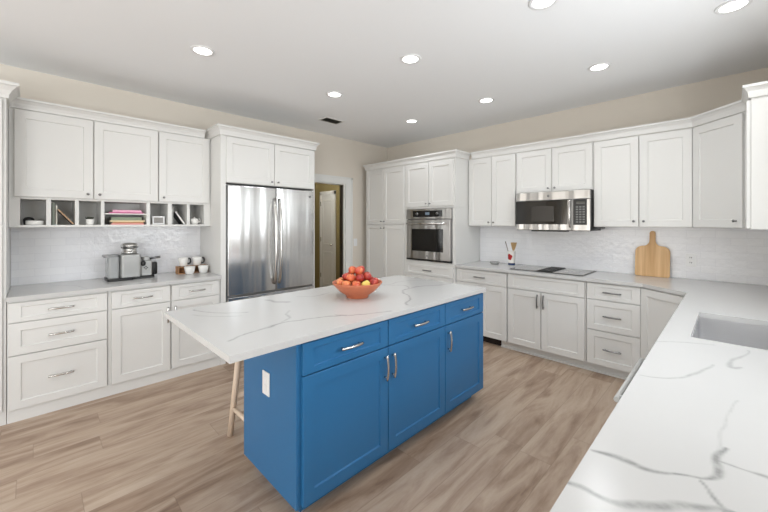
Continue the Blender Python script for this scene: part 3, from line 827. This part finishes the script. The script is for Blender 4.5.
# cooktop
ck = thing('cooktop', 'flat glass cooktop with central black downdraft grille in the back countertop', 'cooktop', (0, 0, .9142))
cg = mat('reflection_grey_hob', srgb(158, 156, 151), 0.10, bump=.002)  # grazing reflection put into the glass colour as grey
MB().box(-1.800, -1.040, 3.850, 4.325, 0, .006).build('frame', 'black', ck, bevel=.002)
for (x0, x1) in ((-1.790, -1.505), (-1.335, -1.050)):
    MB().box(x0, x1, 3.862, 4.313, .0062, .0095).build('glass_panel', cg, ck, bevel=.001)
b = MB(); b.box(-1.500, -1.340, 3.862, 4.313, .0062, .010)
for i in range(12):
    y = 3.875 + i * .037; b.box(-1.495, -1.345, y, y + .014, .0102, .017)
b.build('downdraft_grille', 'black', ck)

# ------------------------------------------------------------------ SMALL OBJECTS
# cutting board leaning on the backsplash
cb = thing('cutting_board', 'paddle shaped striped wooden cutting board leaning on the tile backsplash', 'cutting board', (-.555, 4.315, .9150), 0)
W_ = .139; H_ = .312; pts = [(-W_ + .012, 0), (W_ - .012, 0), (W_, .012), (W_, H_ - .07)]
for i in range(1, 7):
    a = PI / 2 * i / 6; pts.append((.076 + .063 * math.cos(a), H_ - .07 + .06 * math.sin(a)))
for i in range(7):
    a = PI / 2 * i / 6; pts.append((.076 - .052 * math.sin(a), H_ + .045 - .055 * math.cos(a)))
pts += [(.024, H_ + .07), (.024, H_ + .12)]
for i in range(1, 6):
    a = PI * i / 6; pts.append((.024 * math.cos(a), H_ + .12 + .022 * math.sin(a)))
full = pts + [(-x, z) for x, z in reversed(pts[2:]) if abs(x) > .0005 and (x, z) not in pts[-5:]]
b = MB(); n = len(full)
lean = .12
def bp(x, z, t): return (x, t + z * math.sin(lean), z * math.cos(lean) + .018 * 0)
vs = [bp(x, z, 0) for x, z in full] + [bp(x, z, .018) for x, z in full]
b.add(vs, [tuple(range(n)), tuple(range(n, 2 * n))[::-1]] + [(i, (i + 1) % n, n + (i + 1) % n, n + i) for i in range(n)])
b.build('board', 'board', cb, bevel=.002)
# outlet on the backsplash
ol = thing('wall_outlet', 'white wall outlet on the tile backsplash right of the cutting board', 'outlet', (-.268, 4.390, 1.095))
MB().box(-.038, .038, -.006, 0, -.06, .06).build('cover_plate', 'whiteplastic', ol, bevel=.002)
for z in (-.024, .024):
    so = MB().box(-.016, .016, -.0085, -.0062, z - .015, z + .015).build('socket', 'whiteplastic', ol)
    b = MB(); b.box(-.008, -.004, -.0092, -.0086, z - .007, z + .006); b.box(.004, .008, -.0092, -.0086, z - .007, z + .006); b.build('slot', 'black', so)
# light switch
sw = thing('light_switch', 'white light switch plate on the beige wall right of the doorway', 'switch', (XL + .0005, 3.655, 1.13), PI / 2)
MB().box(-.038, .038, -.006, 0, -.06, .06).build('cover_plate', 'whiteplastic', sw, bevel=.002)
MB().box(-.012, .012, -.011, -.0062, -.022, .022).build('rocker', 'whiteplastic', sw, bevel=.001)

# utensil crock with brush and spatula
uc = thing('utensil_crock', 'small white crock painted with a red flower and blue band beside the cooktop', 'crock', (-1.905, 4.13, .9145))
def crock_mat():
    m = bpy.data.materials.new('painted_crock_glaze'); m.use_nodes = True
    nt = m.node_tree; p = nt.nodes['Principled BSDF']; L = nt.links.new; N = nt.nodes.new
    tc = N('ShaderNodeTexCoord'); sp = N('ShaderNodeSeparateXYZ'); L(tc.outputs['Object'], sp.inputs[0])
    cr = N('ShaderNodeValToRGB'); cr.color_ramp.interpolation = 'CONSTANT'; e = cr.color_ramp.elements
    e[0].position = 0; e[0].color = srgb(235, 232, 226); e[1].position = .06; e[1].color = srgb(48, 66, 104)
    x = e.new(.22); x.color = srgb(238, 234, 228)
    mu = N('ShaderNodeMath'); mu.operation = 'MULTIPLY'; mu.inputs[1].default_value = 1 / .186; L(sp.outputs[2], mu.inputs[0]); L(mu.outputs[0], cr.inputs[0])
    vm = N('ShaderNodeVectorMath'); vm.operation = 'DISTANCE'; vm.inputs[1].default_value = (-.014, -.045, .115)
    nz = N('ShaderNodeTexNoise'); nz.inputs['Scale'].default_value = 60; L(tc.outputs['Object'], nz.inputs[0])
    ad = N('ShaderNodeMath'); ad.operation = 'MULTIPLY_ADD'; ad.inputs[1].default_value = .03; L(nz.outputs[0], ad.inputs[0]); L(tc.outputs['Object'], vm.inputs[0]); L(vm.outputs['Value'], ad.inputs[2])
    lt = N('ShaderNodeMath'); lt.operation = 'LESS_THAN'; lt.inputs[1].default_value = .052; L(ad.outputs[0], lt.inputs[0])
    mx = N('ShaderNodeMix'); mx.data_type = 'RGBA'; mx.inputs[7].default_value = srgb(176, 44, 44); L(lt.outputs[0], mx.inputs[0]); L(cr.outputs[0], mx.inputs[6]); L(mx.outputs[2], p.inputs['Base Color'])
    p.inputs['Roughness'].default_value = .2
    return m
b = MB(); b.lathe([(0, 0), (.036, 0), (.040, .01), (.045, .18), (.048, .186), (.044, .184), (.038, .02), (0, .015)], 28); b.build('pot', crock_mat(), uc)
bs = thing('pastry_brush', 'straw coloured whisk brush standing in the painted crock', 'brush', (-1.894, 4.13, .93))
b = MB(); b.tube([(0, 0, 0.002), (.012, 0, .19)], .006, 8); b.build('handle', 'stoolwood', bs)
b = MB()
for i in range(26):
    a = i * 2.4; r = .034 * math.sqrt((i + .5) / 26)
    b.tube([(.012 + .2 * r * math.cos(a), 0.2 * r * math.sin(a), .18), (.016 + .7 * r * math.cos(a), .7 * r * math.sin(a), .23), (.018 + r * math.cos(a), r * math.sin(a), .275)], .0045, 5)
b.build('bristles', plain('straw', 190, 158, 112), bs)
sp_ = thing('wooden_spoon', 'dark brown thin spoon leaning out of the painted crock to the left', 'spoon', (-1.915, 4.125, .93))
b = MB(); b.tube([(0.0, 0, .003), (-.026, -.005, .15), (-.062, -.01, .285)], [.003, .0045, .007], 8, flat=.6); b.build('spoon_body', plain('dark_walnut', 96, 70, 58), sp_)
# clear glass dish by the crock
gd = MB(); gd.lathe([(0, 0), (.05, 0), (.062, .03), (.059, .03), (.047, .004), (0, .004)], 26); o = gd.build('glass_dish', mat('pressed_glass', srgb(225, 225, 222), .1, trans=.6, bump=.1, bscale=80)); o.location = (-2.16, 4.19, .9145); tag(o, 'small clear glass dish on the back countertop near the crock', 'dish')

# fruit bowl
bw = MB(); bw.lathe([(0, .006), (.066, .006), (.072, 0), (.078, .0), (.080, .012), (.086, .020), (.125, .045), (.160, .080), (.176, .100), (.180, .108), (.176, .112), (.170, .108), (.152, .088), (.118, .056), (.075, .034), (0, .030)], 48)
bo = bw.build('fruit_bowl', 'terracotta'); BX, BY = -1.905, 1.640; bo.location = (BX, BY, .9145); tag(bo, 'wide terracotta bowl of apples on the island countertop', 'bowl')
def apple_mat(name, c1, c2, seed):
    m = bpy.data.materials.new(name); m.use_nodes = True
    nt = m.node_tree; p = nt.nodes['Principled BSDF']; L = nt.links.new; N = nt.nodes.new
    tc = N('ShaderNodeTexCoord'); mp = N('ShaderNodeMapping'); mp.inputs['Location'].default_value = (seed, seed * 2, 0); mp.inputs['Scale'].default_value = (1, 1, .5)
    L(tc.outputs['Object'], mp.inputs[0])
    nz = N('ShaderNodeTexNoise'); nz.inputs['Scale'].default_value = 26; nz.inputs['Detail'].default_value = 5; L(mp.outputs[0], nz.inputs[0])
    cr = N('ShaderNodeValToRGB'); e = cr.color_ramp.elements; e[0].position = .40; e[0].color = srgb(*c1); e[1].position = .66; e[1].color = srgb(*c2)
    L(nz.outputs[0], cr.inputs[0]); L(cr.outputs[0], p.inputs['Base Color']); p.inputs['Roughness'].default_value = .28
    return m
AM = [apple_mat('red_apple_skin', (150, 34, 34), (206, 84, 62), 1), apple_mat('orange_red_apple_skin', (190, 62, 44), (232, 140, 88), 2),
      apple_mat('peach_apple_skin', (214, 110, 70), (240, 176, 112), 3), apple_mat('yellow_green_apple_skin', (222, 190, 90), (232, 214, 120), 4)]
stem_m = plain('brown_stem', 84, 60, 40)
def apple(pos, mi, label, tilt):
    t = thing('apple', label, 'apple', pos, 0, 'apples in the terracotta bowl')
    t.rotation_euler = tilt; t.scale = (.92, .92, .92)
    b = MB(); b.lathe([(0, -.026), (.010, -.029), (.021, -.025), (.031, -.010), (.0335, .004), (.030, .018), (.020, .027), (.010, .028), (.004, .022), (0, .019)], 20)
    b.build('fruit', AM[mi], t)
    b = MB(); b.tube([(0, 0, .019), (.001, 0, .030), (.004, 0, .036)], .0012, 6); b.build('stem', stem_m, t)
z0 = .9145
ap = []
N1 = 11
for i in range(N1):   # outer ring ; angle 0 = towards the camera (+x,-y)
    a = -math.radians(45) + 2 * PI * i / N1
    ap.append((BX + .124 * math.cos(a), BY + .124 * math.sin(a), z0 + .107))
for i in range(7):
    a = -math.radians(52) + 2 * PI * (i + .5) / 7
    ap.append((BX + .078 * math.cos(a), BY + .078 * math.sin(a), z0 + .146))
for i in range(3):
    a = -math.radians(25) + 2 * PI * i / 3; ap.append((BX + .036 * math.cos(a), BY + .036 * math.sin(a), z0 + .191))
for i in range(3):
    a = 2 * PI * i / 3; ap.append((BX + .042 * math.cos(a), BY + .042 * math.sin(a), z0 + .066))
names = ['red apple at the front middle of the bowl rim', 'yellow green apple at the front right of the terracotta bowl', 'red apple on the rim right of the yellow green apple',
 'dark red apple at the far right end of the bowl', 'red apple at the right rear of the bowl rim', 'red apple at the rear of the bowl rim, behind the heap, right one', 'orange apple at the rear of the bowl rim, behind the heap, left one', 'orange red apple at the left rear of the bowl rim',
 'golden orange apple at the far left end of the bowl', 'golden orange apple second from the left end of the bowl rim', 'peach coloured apple at the front left of the bowl rim',
 'red apple in the second layer, right front of the heap above the yellow green apple', 'deep red apple in the second layer, right end of the heap', 'red apple in the second layer, right rear of the heap', 'orange apple in the second layer at the rear',
 'dark red apple in the second layer, left rear of the heap', 'dark red apple in the second layer, left end of the heap', 'orange red apple in the second layer, left front of the heap',
 'red orange apple on top of the heap, right one of three', 'red orange apple on top of the heap, rear one of three', 'orange red apple on top of the heap, left one of three']
cols = [1, 3, 0, 0, 0, 0, 1, 1, 2, 2, 2, 0, 0, 0, 1, 0, 0, 1, 1, 0, 1]
for i, p in enumerate(ap):
    if i < 21: apple(p, cols[i], names[i], (random.uniform(-.5, .5), random.uniform(-.5, .5), random.uniform(0, 6)))
    else: apple(p, 0, 'apple buried under the heap in the middle of the terracotta bowl', (0.2, 0, i))

# stool behind the near end of the island
st = thing('counter_stool', 'pale wooden counter stool tucked under the island overhang', 'stool', (-2.280, 1.085, 0))
b = MB(); b.lathe([(0, 0), (.13, 0), (.140, .008), (.143, .022), (.136, .034), (.10, .030), (0, .026)], 32, (0, 0, .60)); b.build('seat', 'stoolwood', st)
ft = {}
for sx in (-1, 1):
    for sy in (-1, 1):
        b = MB(); b.tube([(sx * .095, sy * .095, .612), (sx * .138, sy * .145, .0)], [.021, .019], 12); b.build('leg', 'stoolwood', st)
def lp(sx, sy, z): t = (.612 - z) / .611; return (sx * (.095 + .043 * t), sy * (.095 + .05 * t), z)
for (a, c, z) in (((-1, -1), (1, -1), .185), ((-1, 1), (1, 1), .185), ((-1, -1), (-1, 1), .26), ((1, -1), (1, 1), .26)):
    b = MB(); b.tube([lp(*a, z), lp(*c, z)], .015, 10); b.build('stretcher', 'stoolwood', st)

# coffee machine
CMX = .84
cm = thing('coffee_machine', 'silver coffee machine with side water tank on the left countertop', 'coffee machine', (-4.08, .640, .9145), PI / 2); cm.scale = (CMX, 1, 1)
sil = mat('silver_plastic', srgb(176, 176, 174), .3, .35, bump=.01)
b = MB(); b.prism(rrect(-.215, .02, -.13, .12, .03), 0, .022); b.prism(rrect(-.02, .23, -.09, .12, .03), 0.0, .02); b.build('base', 'black', cm)
b = MB(); b.prism(rrect(-.095, .088, -.115, .12, .025), .023, .235); b.build('body', sil, cm, bevel=.006)
b = MB(); b.lathe([(0, .235), (.075, .236), (.077, .26), (.070, .264), (.072, .30), (.080, .302), (.082, .318), (.068, .336), (.05, .342), (0, .344)], 32, (-.0, .0, 0)); b.build('brew_head', 'chrome', cm)
b = MB(); b.tube(bowbar((-.075, -.01, .30), (.075, -.01, .30), (0, -.085, .0), .01), .008, 8); b.build('lift_handle', 'darkm', cm)
wt = MB(); wt.prism(rrect(-.205, -.100, -.07, .11, .03), .023, .215); wt = wt.build('water_tank', 'tank', cm)
b = MB(); b.prism(rrect(-.235, -.098, -.075, .112, .03), .216, .232); b.build('tank_lid', 'darkm', wt)
b = MB(); b.prism(rrect(.0895, .205, -.075, .11, .02), .023, .165); b.prism(rrect(.120, .19, -.04, .09, .02), .166, .20); b.build('frother_module', sil, cm, bevel=.004)
b = MB(); b.tube([(.195, -.0, .178), (.30, -.01, .190)], [.010, .012], 10); b.build('frother_handle', 'darkm', cm)
b = MB(); b.lathe([(0, 0), (.04, 0), (.045, .01), (.045, .11), (.038, .12), (0, .12)], 20, (.232, .02, .021)); b.build('side_canister', 'black', cm)
for x, z in ((.125, .10), (.142, .112), (.142, .088), (.155, .10)):
    b = MB(); b.lathe([(0, .003), (.006, .003), (.006, 0)], 12, (x, -.0755, z), axis='y'); b.build('button', 'black', cm)
b = MB(); b.lathe([(0, .012), (.022, .012), (.026, 0)], 20, (.115, -.0755, .142), axis='y'); b.build('dial', 'black', cm)

# mug crate
cr_ = thing('mug_crate', 'small wooden crate with dark edges holding mugs on the left countertop', 'crate', (-4.09, 1.19, .9145), PI / 2)
b = MB(); b.box(-.145, .145, -.05, .05, .0, .008); b.box(-.145, -.137, -.05, .05, .0081, .074); b.box(.137, .145, -.05, .05, .0081, .074); b.box(-.1369, .1369, .042, .05, .0081, .074); b.box(-.1369, .1369, -.05, .0419, .066, .074)
b.box(-.010, .010, -.05, .0419, .0081, .0659); b.build('box', 'crate', cr_)
b = MB()
for x in (-.150, .146):
    b.box(x, x + .004, -.054, -.050, 0, .078)
b.box(-.150, .150, -.054, -.0502, .0745, .078); b.build('metal_edge', 'slot', cr_)
def mug(name, loc, label, cat, r, h, hand, group):
    t = thing(name, label, cat, loc, PI / 2, group)
    b = MB(); b.lathe([(0, .0), (r * .62, 0), (r * .78, h * .15), (r * .95, h * .7), (r, h), (r * .94, h), (r * .88, h * .7), (r * .7, h * .15), (0, h * .1)], 26); b.build('cup', 'ceramic', t)
    if hand:
        b = MB(); pts = [(r * .90 + .0, 0, h * .80)]
        for i in range(9):
            a = PI * .55 - i * PI * 1.25 / 8; pts.append((r + .006 + .017 * math.cos(a), 0, h * .58 + .028 * math.sin(a)))
        pts.append((r * .86, 0, h * .18)); b.tube(pts, .0085, 8); b.build('handle', 'black', t)
    return t
mug('mug', (-4.09, 1.105, .9890), 'white mug with black handle, left one of the pair on the crate', 'mug', .048, .090, True, 'mugs on the wooden crate')
mug('mug', (-4.09, 1.240, .9890), 'white mug with black handle, right one of the pair on the crate', 'mug', .048, .090, True, 'mugs on the wooden crate')
mug('cup', (-3.980, 1.135, .9145), 'small white cup in front of the left half of the wooden crate', 'cup', .052, .078, False, 'cups before the wooden crate')
mug('cup', (-3.980, 1.268, .9145), 'small white cup in front of the right half of the wooden crate', 'cup', .052, .078, False, 'cups before the wooden crate')

# cubby contents (x about -4.05, floor z 1.4297)
CX = -4.06; CZ = 1.4300
dsh = thing('lidded_dish', 'white round dish with dark lid in the leftmost cubby', 'dish', (CX + .02, .0, CZ))
b = MB(); b.lathe([(0, 0), (.050, 0), (.054, .004), (.054, .032), (.050, .036), (.046, .034), (0, .030)], 28); b.build('dish', 'ceramic', dsh)
dk = thing('black_scoop', 'small black scoop resting behind the white dish in the leftmost cubby', 'scoop', (CX - .03, -.035, CZ))
b = MB(); b.lathe([(0, .066), (.022, .062), (.032, .050), (.034, .040), (.030, .0), (0, .0)], 20); b.build('bowl', 'black', dk)
def slab(name, label, cat, cols_, y0, y1, z0, z1, x0, x1, tilt=0, group=None, inset=.003):
    """book: cover + pages; placed by centre; tilt about x axis"""
    t = thing(name, label, cat, ((x0 + x1) / 2, (y0 + y1) / 2, z0), 0, group); t.rotation_euler = (tilt, 0, 0)
    hx, hy, h = (x1 - x0) / 2, (y1 - y0) / 2, z1 - z0
    return t, hx, hy, h
def vbook(label, yc, th, h, c, tilt=0, group=None, z=CZ, x0=-4.16, x1=-4.0, cat='book', name='book'):
    t, hx, hy, hh = slab(name, label, cat, None, yc - th / 2, yc + th / 2, z, z + h, x0, x1, tilt, group)
    m = plain('cover_' + str(abs(hash(label)) % 999), *c)
    b = MB(); b.box(-hx, hx, -hy, -hy + .002, 0, hh); b.box(-hx, hx, hy - .002, hy, 0, hh); b.box(hx - .002, hx, -hy + .0021, hy - .0021, 0, hh); b.build('cover', m, t)
    MB().box(-hx + .004, hx - .0025, -hy + .0022, hy - .0022, .003, hh - .003).build('pages', plain('page_paper', 226, 220, 208), t)
    return t
def hbook(label, y0, y1, z, th, c, group=None, x0=-4.15, x1=-3.985):
    t = thing('book', label, 'book', ((x0 + x1) / 2, (y0 + y1) / 2, z), 0, group)
    hx, hy = (x1 - x0) / 2, (y1 - y0) / 2; m = plain('cover_' + str(abs(hash(label)) % 999), *c)
    b = MB(); b.box(-hx, hx, -hy, hy, 0, .002); b.box(-hx, hx, -hy, hy, th - .002, th); b.box(hx - .002, hx, -hy, hy, .0021, th - .0021); b.build('cover', m, t)
    MB().box(-hx + .004, hx - .0025, -hy + .003, hy - .003, .0022, th - .0022).build('pages', plain('page_paper', 226, 220, 208), t)
    return t
vbook('grey green book standing upright at the left of the second cubby', .110, .016, .185, (128, 134, 124), group='books in the second cubby')
vbook('pale book standing upright beside the leaning frame in the second cubby', .1285, .010, .165, (206, 202, 190), group='books in the second cubby')
fm = thing('leaning_frame', 'tan edged frame leaning diagonally in the second cubby', 'frame', (-4.04, .2385, CZ + .0115), 0); fm.rotation_euler = (math.radians(38), 0, 0)
MB().box(-.07, .07, -.010, -.003, 0.0, .155).build('frame', plain('tan_wood', 196, 160, 124), fm)
MB().box(-.07, .07, -.016, -.0101, 0.001, .155).build('backing', plain('dark_brown_backing', 74, 60, 50), fm)
pp = thing('potted_succulent', 'small succulent in a white pot standing in the third cubby', 'plant', (CX + .04, .345, CZ))
b = MB(); b.lathe([(0, 0), (.024, 0), (.027, .004), (.032, .05), (.030, .05), (.026, .042), (0, .042)], 24); b.build('pot', 'ceramic', pp)
b = MB()
for i in range(16):
    a = i * 2.399; r = .008 + .018 * (i / 16); b.tube([(0, 0, .0425), (r * math.cos(a), r * math.sin(a), .056 + .008 * (1 - i / 16)), (r * 1.25 * math.cos(a), r * 1.25 * math.sin(a), .070)], [.004, .0055, .0015], 6)
b.build('leaves', plain('dark_green_leaf', 62, 66, 54), pp)
hbook('thin magenta book under the pink book on the upper shelf of the wide cubby', .475, .735, 1.5343, .011, (196, 96, 142), 'books on the upper shelf of the wide cubby')
hbook('light pink book on top of the magenta book in the wide cubby', .500, .720, 1.5456, .020, (240, 178, 204), 'books on the upper shelf of the wide cubby')
hbook('salmon pink book at the bottom of the lower stack in the wide cubby', .490, .740, CZ, .012, (232, 160, 156), 'books on the lower shelf of the wide cubby')
hbook('orange brown book second from the bottom in the wide cubby', .500, .735, CZ + .0123, .012, (190, 130, 92), 'books on the lower shelf of the wide cubby')
hbook('cream book third from the bottom in the wide cubby', .485, .745, CZ + .0246, .016, (226, 208, 168), 'books on the lower shelf of the wide cubby')
hbook('sage green book on top of the lower stack in the wide cubby', .500, .735, CZ + .0409, .028, (168, 182, 160), 'books on the lower shelf of the wide cubby', x0=-4.22, x1=-4.06)
pf = thing('photo_frame', 'small white framed photo standing in the fifth cubby', 'photo frame', (-4.02, .868, CZ), 0); pf.rotation_euler = (0, -.10, 0)
b = MB(); b.box(-.008, 0, -.052, .052, 0.001, .014); b.box(-.008, 0, -.052, .052, .070, .083); b.box(-.008, 0, -.052, -.040, .0141, .0699); b.box(-.008, 0, .040, .052, .0141, .0699); b.build('frame', 'whiteplastic', pf)
MB().box(-.007, -.003, -.0399, .0399, .0142, .0698).build('picture', mat('grey_photo_print', srgb(150, 146, 142), .5, var=.35, bscale=50), pf)
vbook('thin grey book standing upright at the left of the sixth cubby', .984, .014, .18, (176, 176, 172), group='books in the sixth cubby')
t = vbook('white book with black back leaning diagonally in the sixth cubby', 1.092, .014, .150, (232, 230, 226), tilt=math.radians(33), group='books in the sixth cubby')
MB().box(-.079, .079, -.011, -.0073, .001, .150).build('back_cover', 'black', t)
t.location.z = CZ + .005
tpt = thing('white_teapot', 'small round white teapot standing in the rightmost cubby', 'teapot', (CX + .03, 1.195, CZ))
b = MB(); b.lathe([(0, 0), (.026, 0), (.036, .012), (.042, .032), (.038, .052), (.024, .064), (0, .068)], 26); b.build('pot', 'ceramic', tpt)
b = MB(); b.lathe([(0, 0), (.006, .0), (.007, .008), (0, .013)], 12, (0, 0, .067)); b.build('lid_knob', 'ceramic', tpt)
b = MB(); b.tube([(0, .030, .052), (0, .050, .060), (0, .058, .042), (0, .052, .026), (0, .036, .020)], .004, 8); b.build('handle', 'ceramic', tpt)

# ------------------------------------------------------------------ CEILING
def can(x, y, label):
    t = thing('ceiling_light', label, 'ceiling light', (x, y, ZC - .0005), 0, 'round recessed ceiling lights')
    b = MB(); b.lathe([(.062, -.001), (.064, -.006), (.082, -.006), (.086, -.0), (.062, -.0)], 32); b.build('trim_ring', 'whiteplastic', t)
    b = MB(); b.lathe([(0, -.003), (.061, -.003), (.0615, -.001)], 32); b.build('lens', 'light', t)
    l = bpy.data.lights.new('lamp', 'SPOT'); l.energy = CAN_POWER; l.spot_size = math.radians(168); l.spot_blend = .8; l.shadow_soft_size = .09; l.color = (.93, .97, 1.0)
    o = bpy.data.objects.new('ceiling_lamp_light', l); col.objects.link(o); o.location = (x, y, ZC - .02)
for x, y, lab in [(-2.87, .91, 'round recessed ceiling light above the coffee counter, leftmost of all'), (-1.83, 2.14, 'round recessed ceiling light above the middle of the island'),
                  (-.79, 3.38, 'round recessed ceiling light nearest the cutting board wall cabinets'), (-2.89, 2.18, 'round recessed ceiling light nearest the ceiling vent'),
                  (-1.87, 3.44, 'round recessed ceiling light in front of the microwave'), (-2.94, 3.46, 'round recessed ceiling light in front of the wall oven'),
                  (.01, 3.0, 'round recessed ceiling light above the sink at the top right corner'), (-.79, 2.14, 'round recessed ceiling light cut by the top edge of the photo'),
                  (-1.83, .91, 'round recessed ceiling light overhead near the island end'), (-.79, .91, 'round recessed ceiling light overhead beside the right countertop')]:
    can(x, y, lab)
vt = thing('ceiling_vent', 'small dark slotted air vent in the ceiling near the doorway', 'vent', (-3.66, 2.71, ZC - .0005))
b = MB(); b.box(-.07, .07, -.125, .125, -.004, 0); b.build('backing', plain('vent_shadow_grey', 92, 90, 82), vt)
b = MB(); b.box(-.09, -.07, -.145, .145, -.006, 0); b.box(.07, .09, -.145, .145, -.006, 0); b.box(-.07, .07, -.145, -.125, -.006, 0); b.box(-.07, .07, .125, .145, -.006, 0); b.build('frame', plain('vent_frame_grey', 226, 226, 222), vt)
b = MB()
for i in range(8): x = -.068 + i * .0175; b.add([(x, -.124, -.0045), (x + .012, -.124, -.010), (x + .012, .124, -.010), (x, .124, -.0045)], [(0, 1, 2, 3)])
b.build('louvre', plain('vent_louvre_grey', 140, 137, 124), vt)
hl = thing('hall_fill_light', 'added unseen fill light on the ceiling of the olive hallway', 'ceiling light', (-5.3, 3.3, ZC - .0005))
b = MB(); b.lathe([(.15, 0), (.15, -.02), (.0, -.02)], 28); b.build('lens', 'light', hl)
l = bpy.data.lights.new('lamp', 'POINT'); l.energy = 26; l.shadow_soft_size = .12; l.color = (1, .98, .93)  # added to brighten the hall, its fitting is out of view
o = bpy.data.objects.new('hall_fill_lamp', l); col.objects.link(o); o.location = (-5.3, 3.3, 2.6)
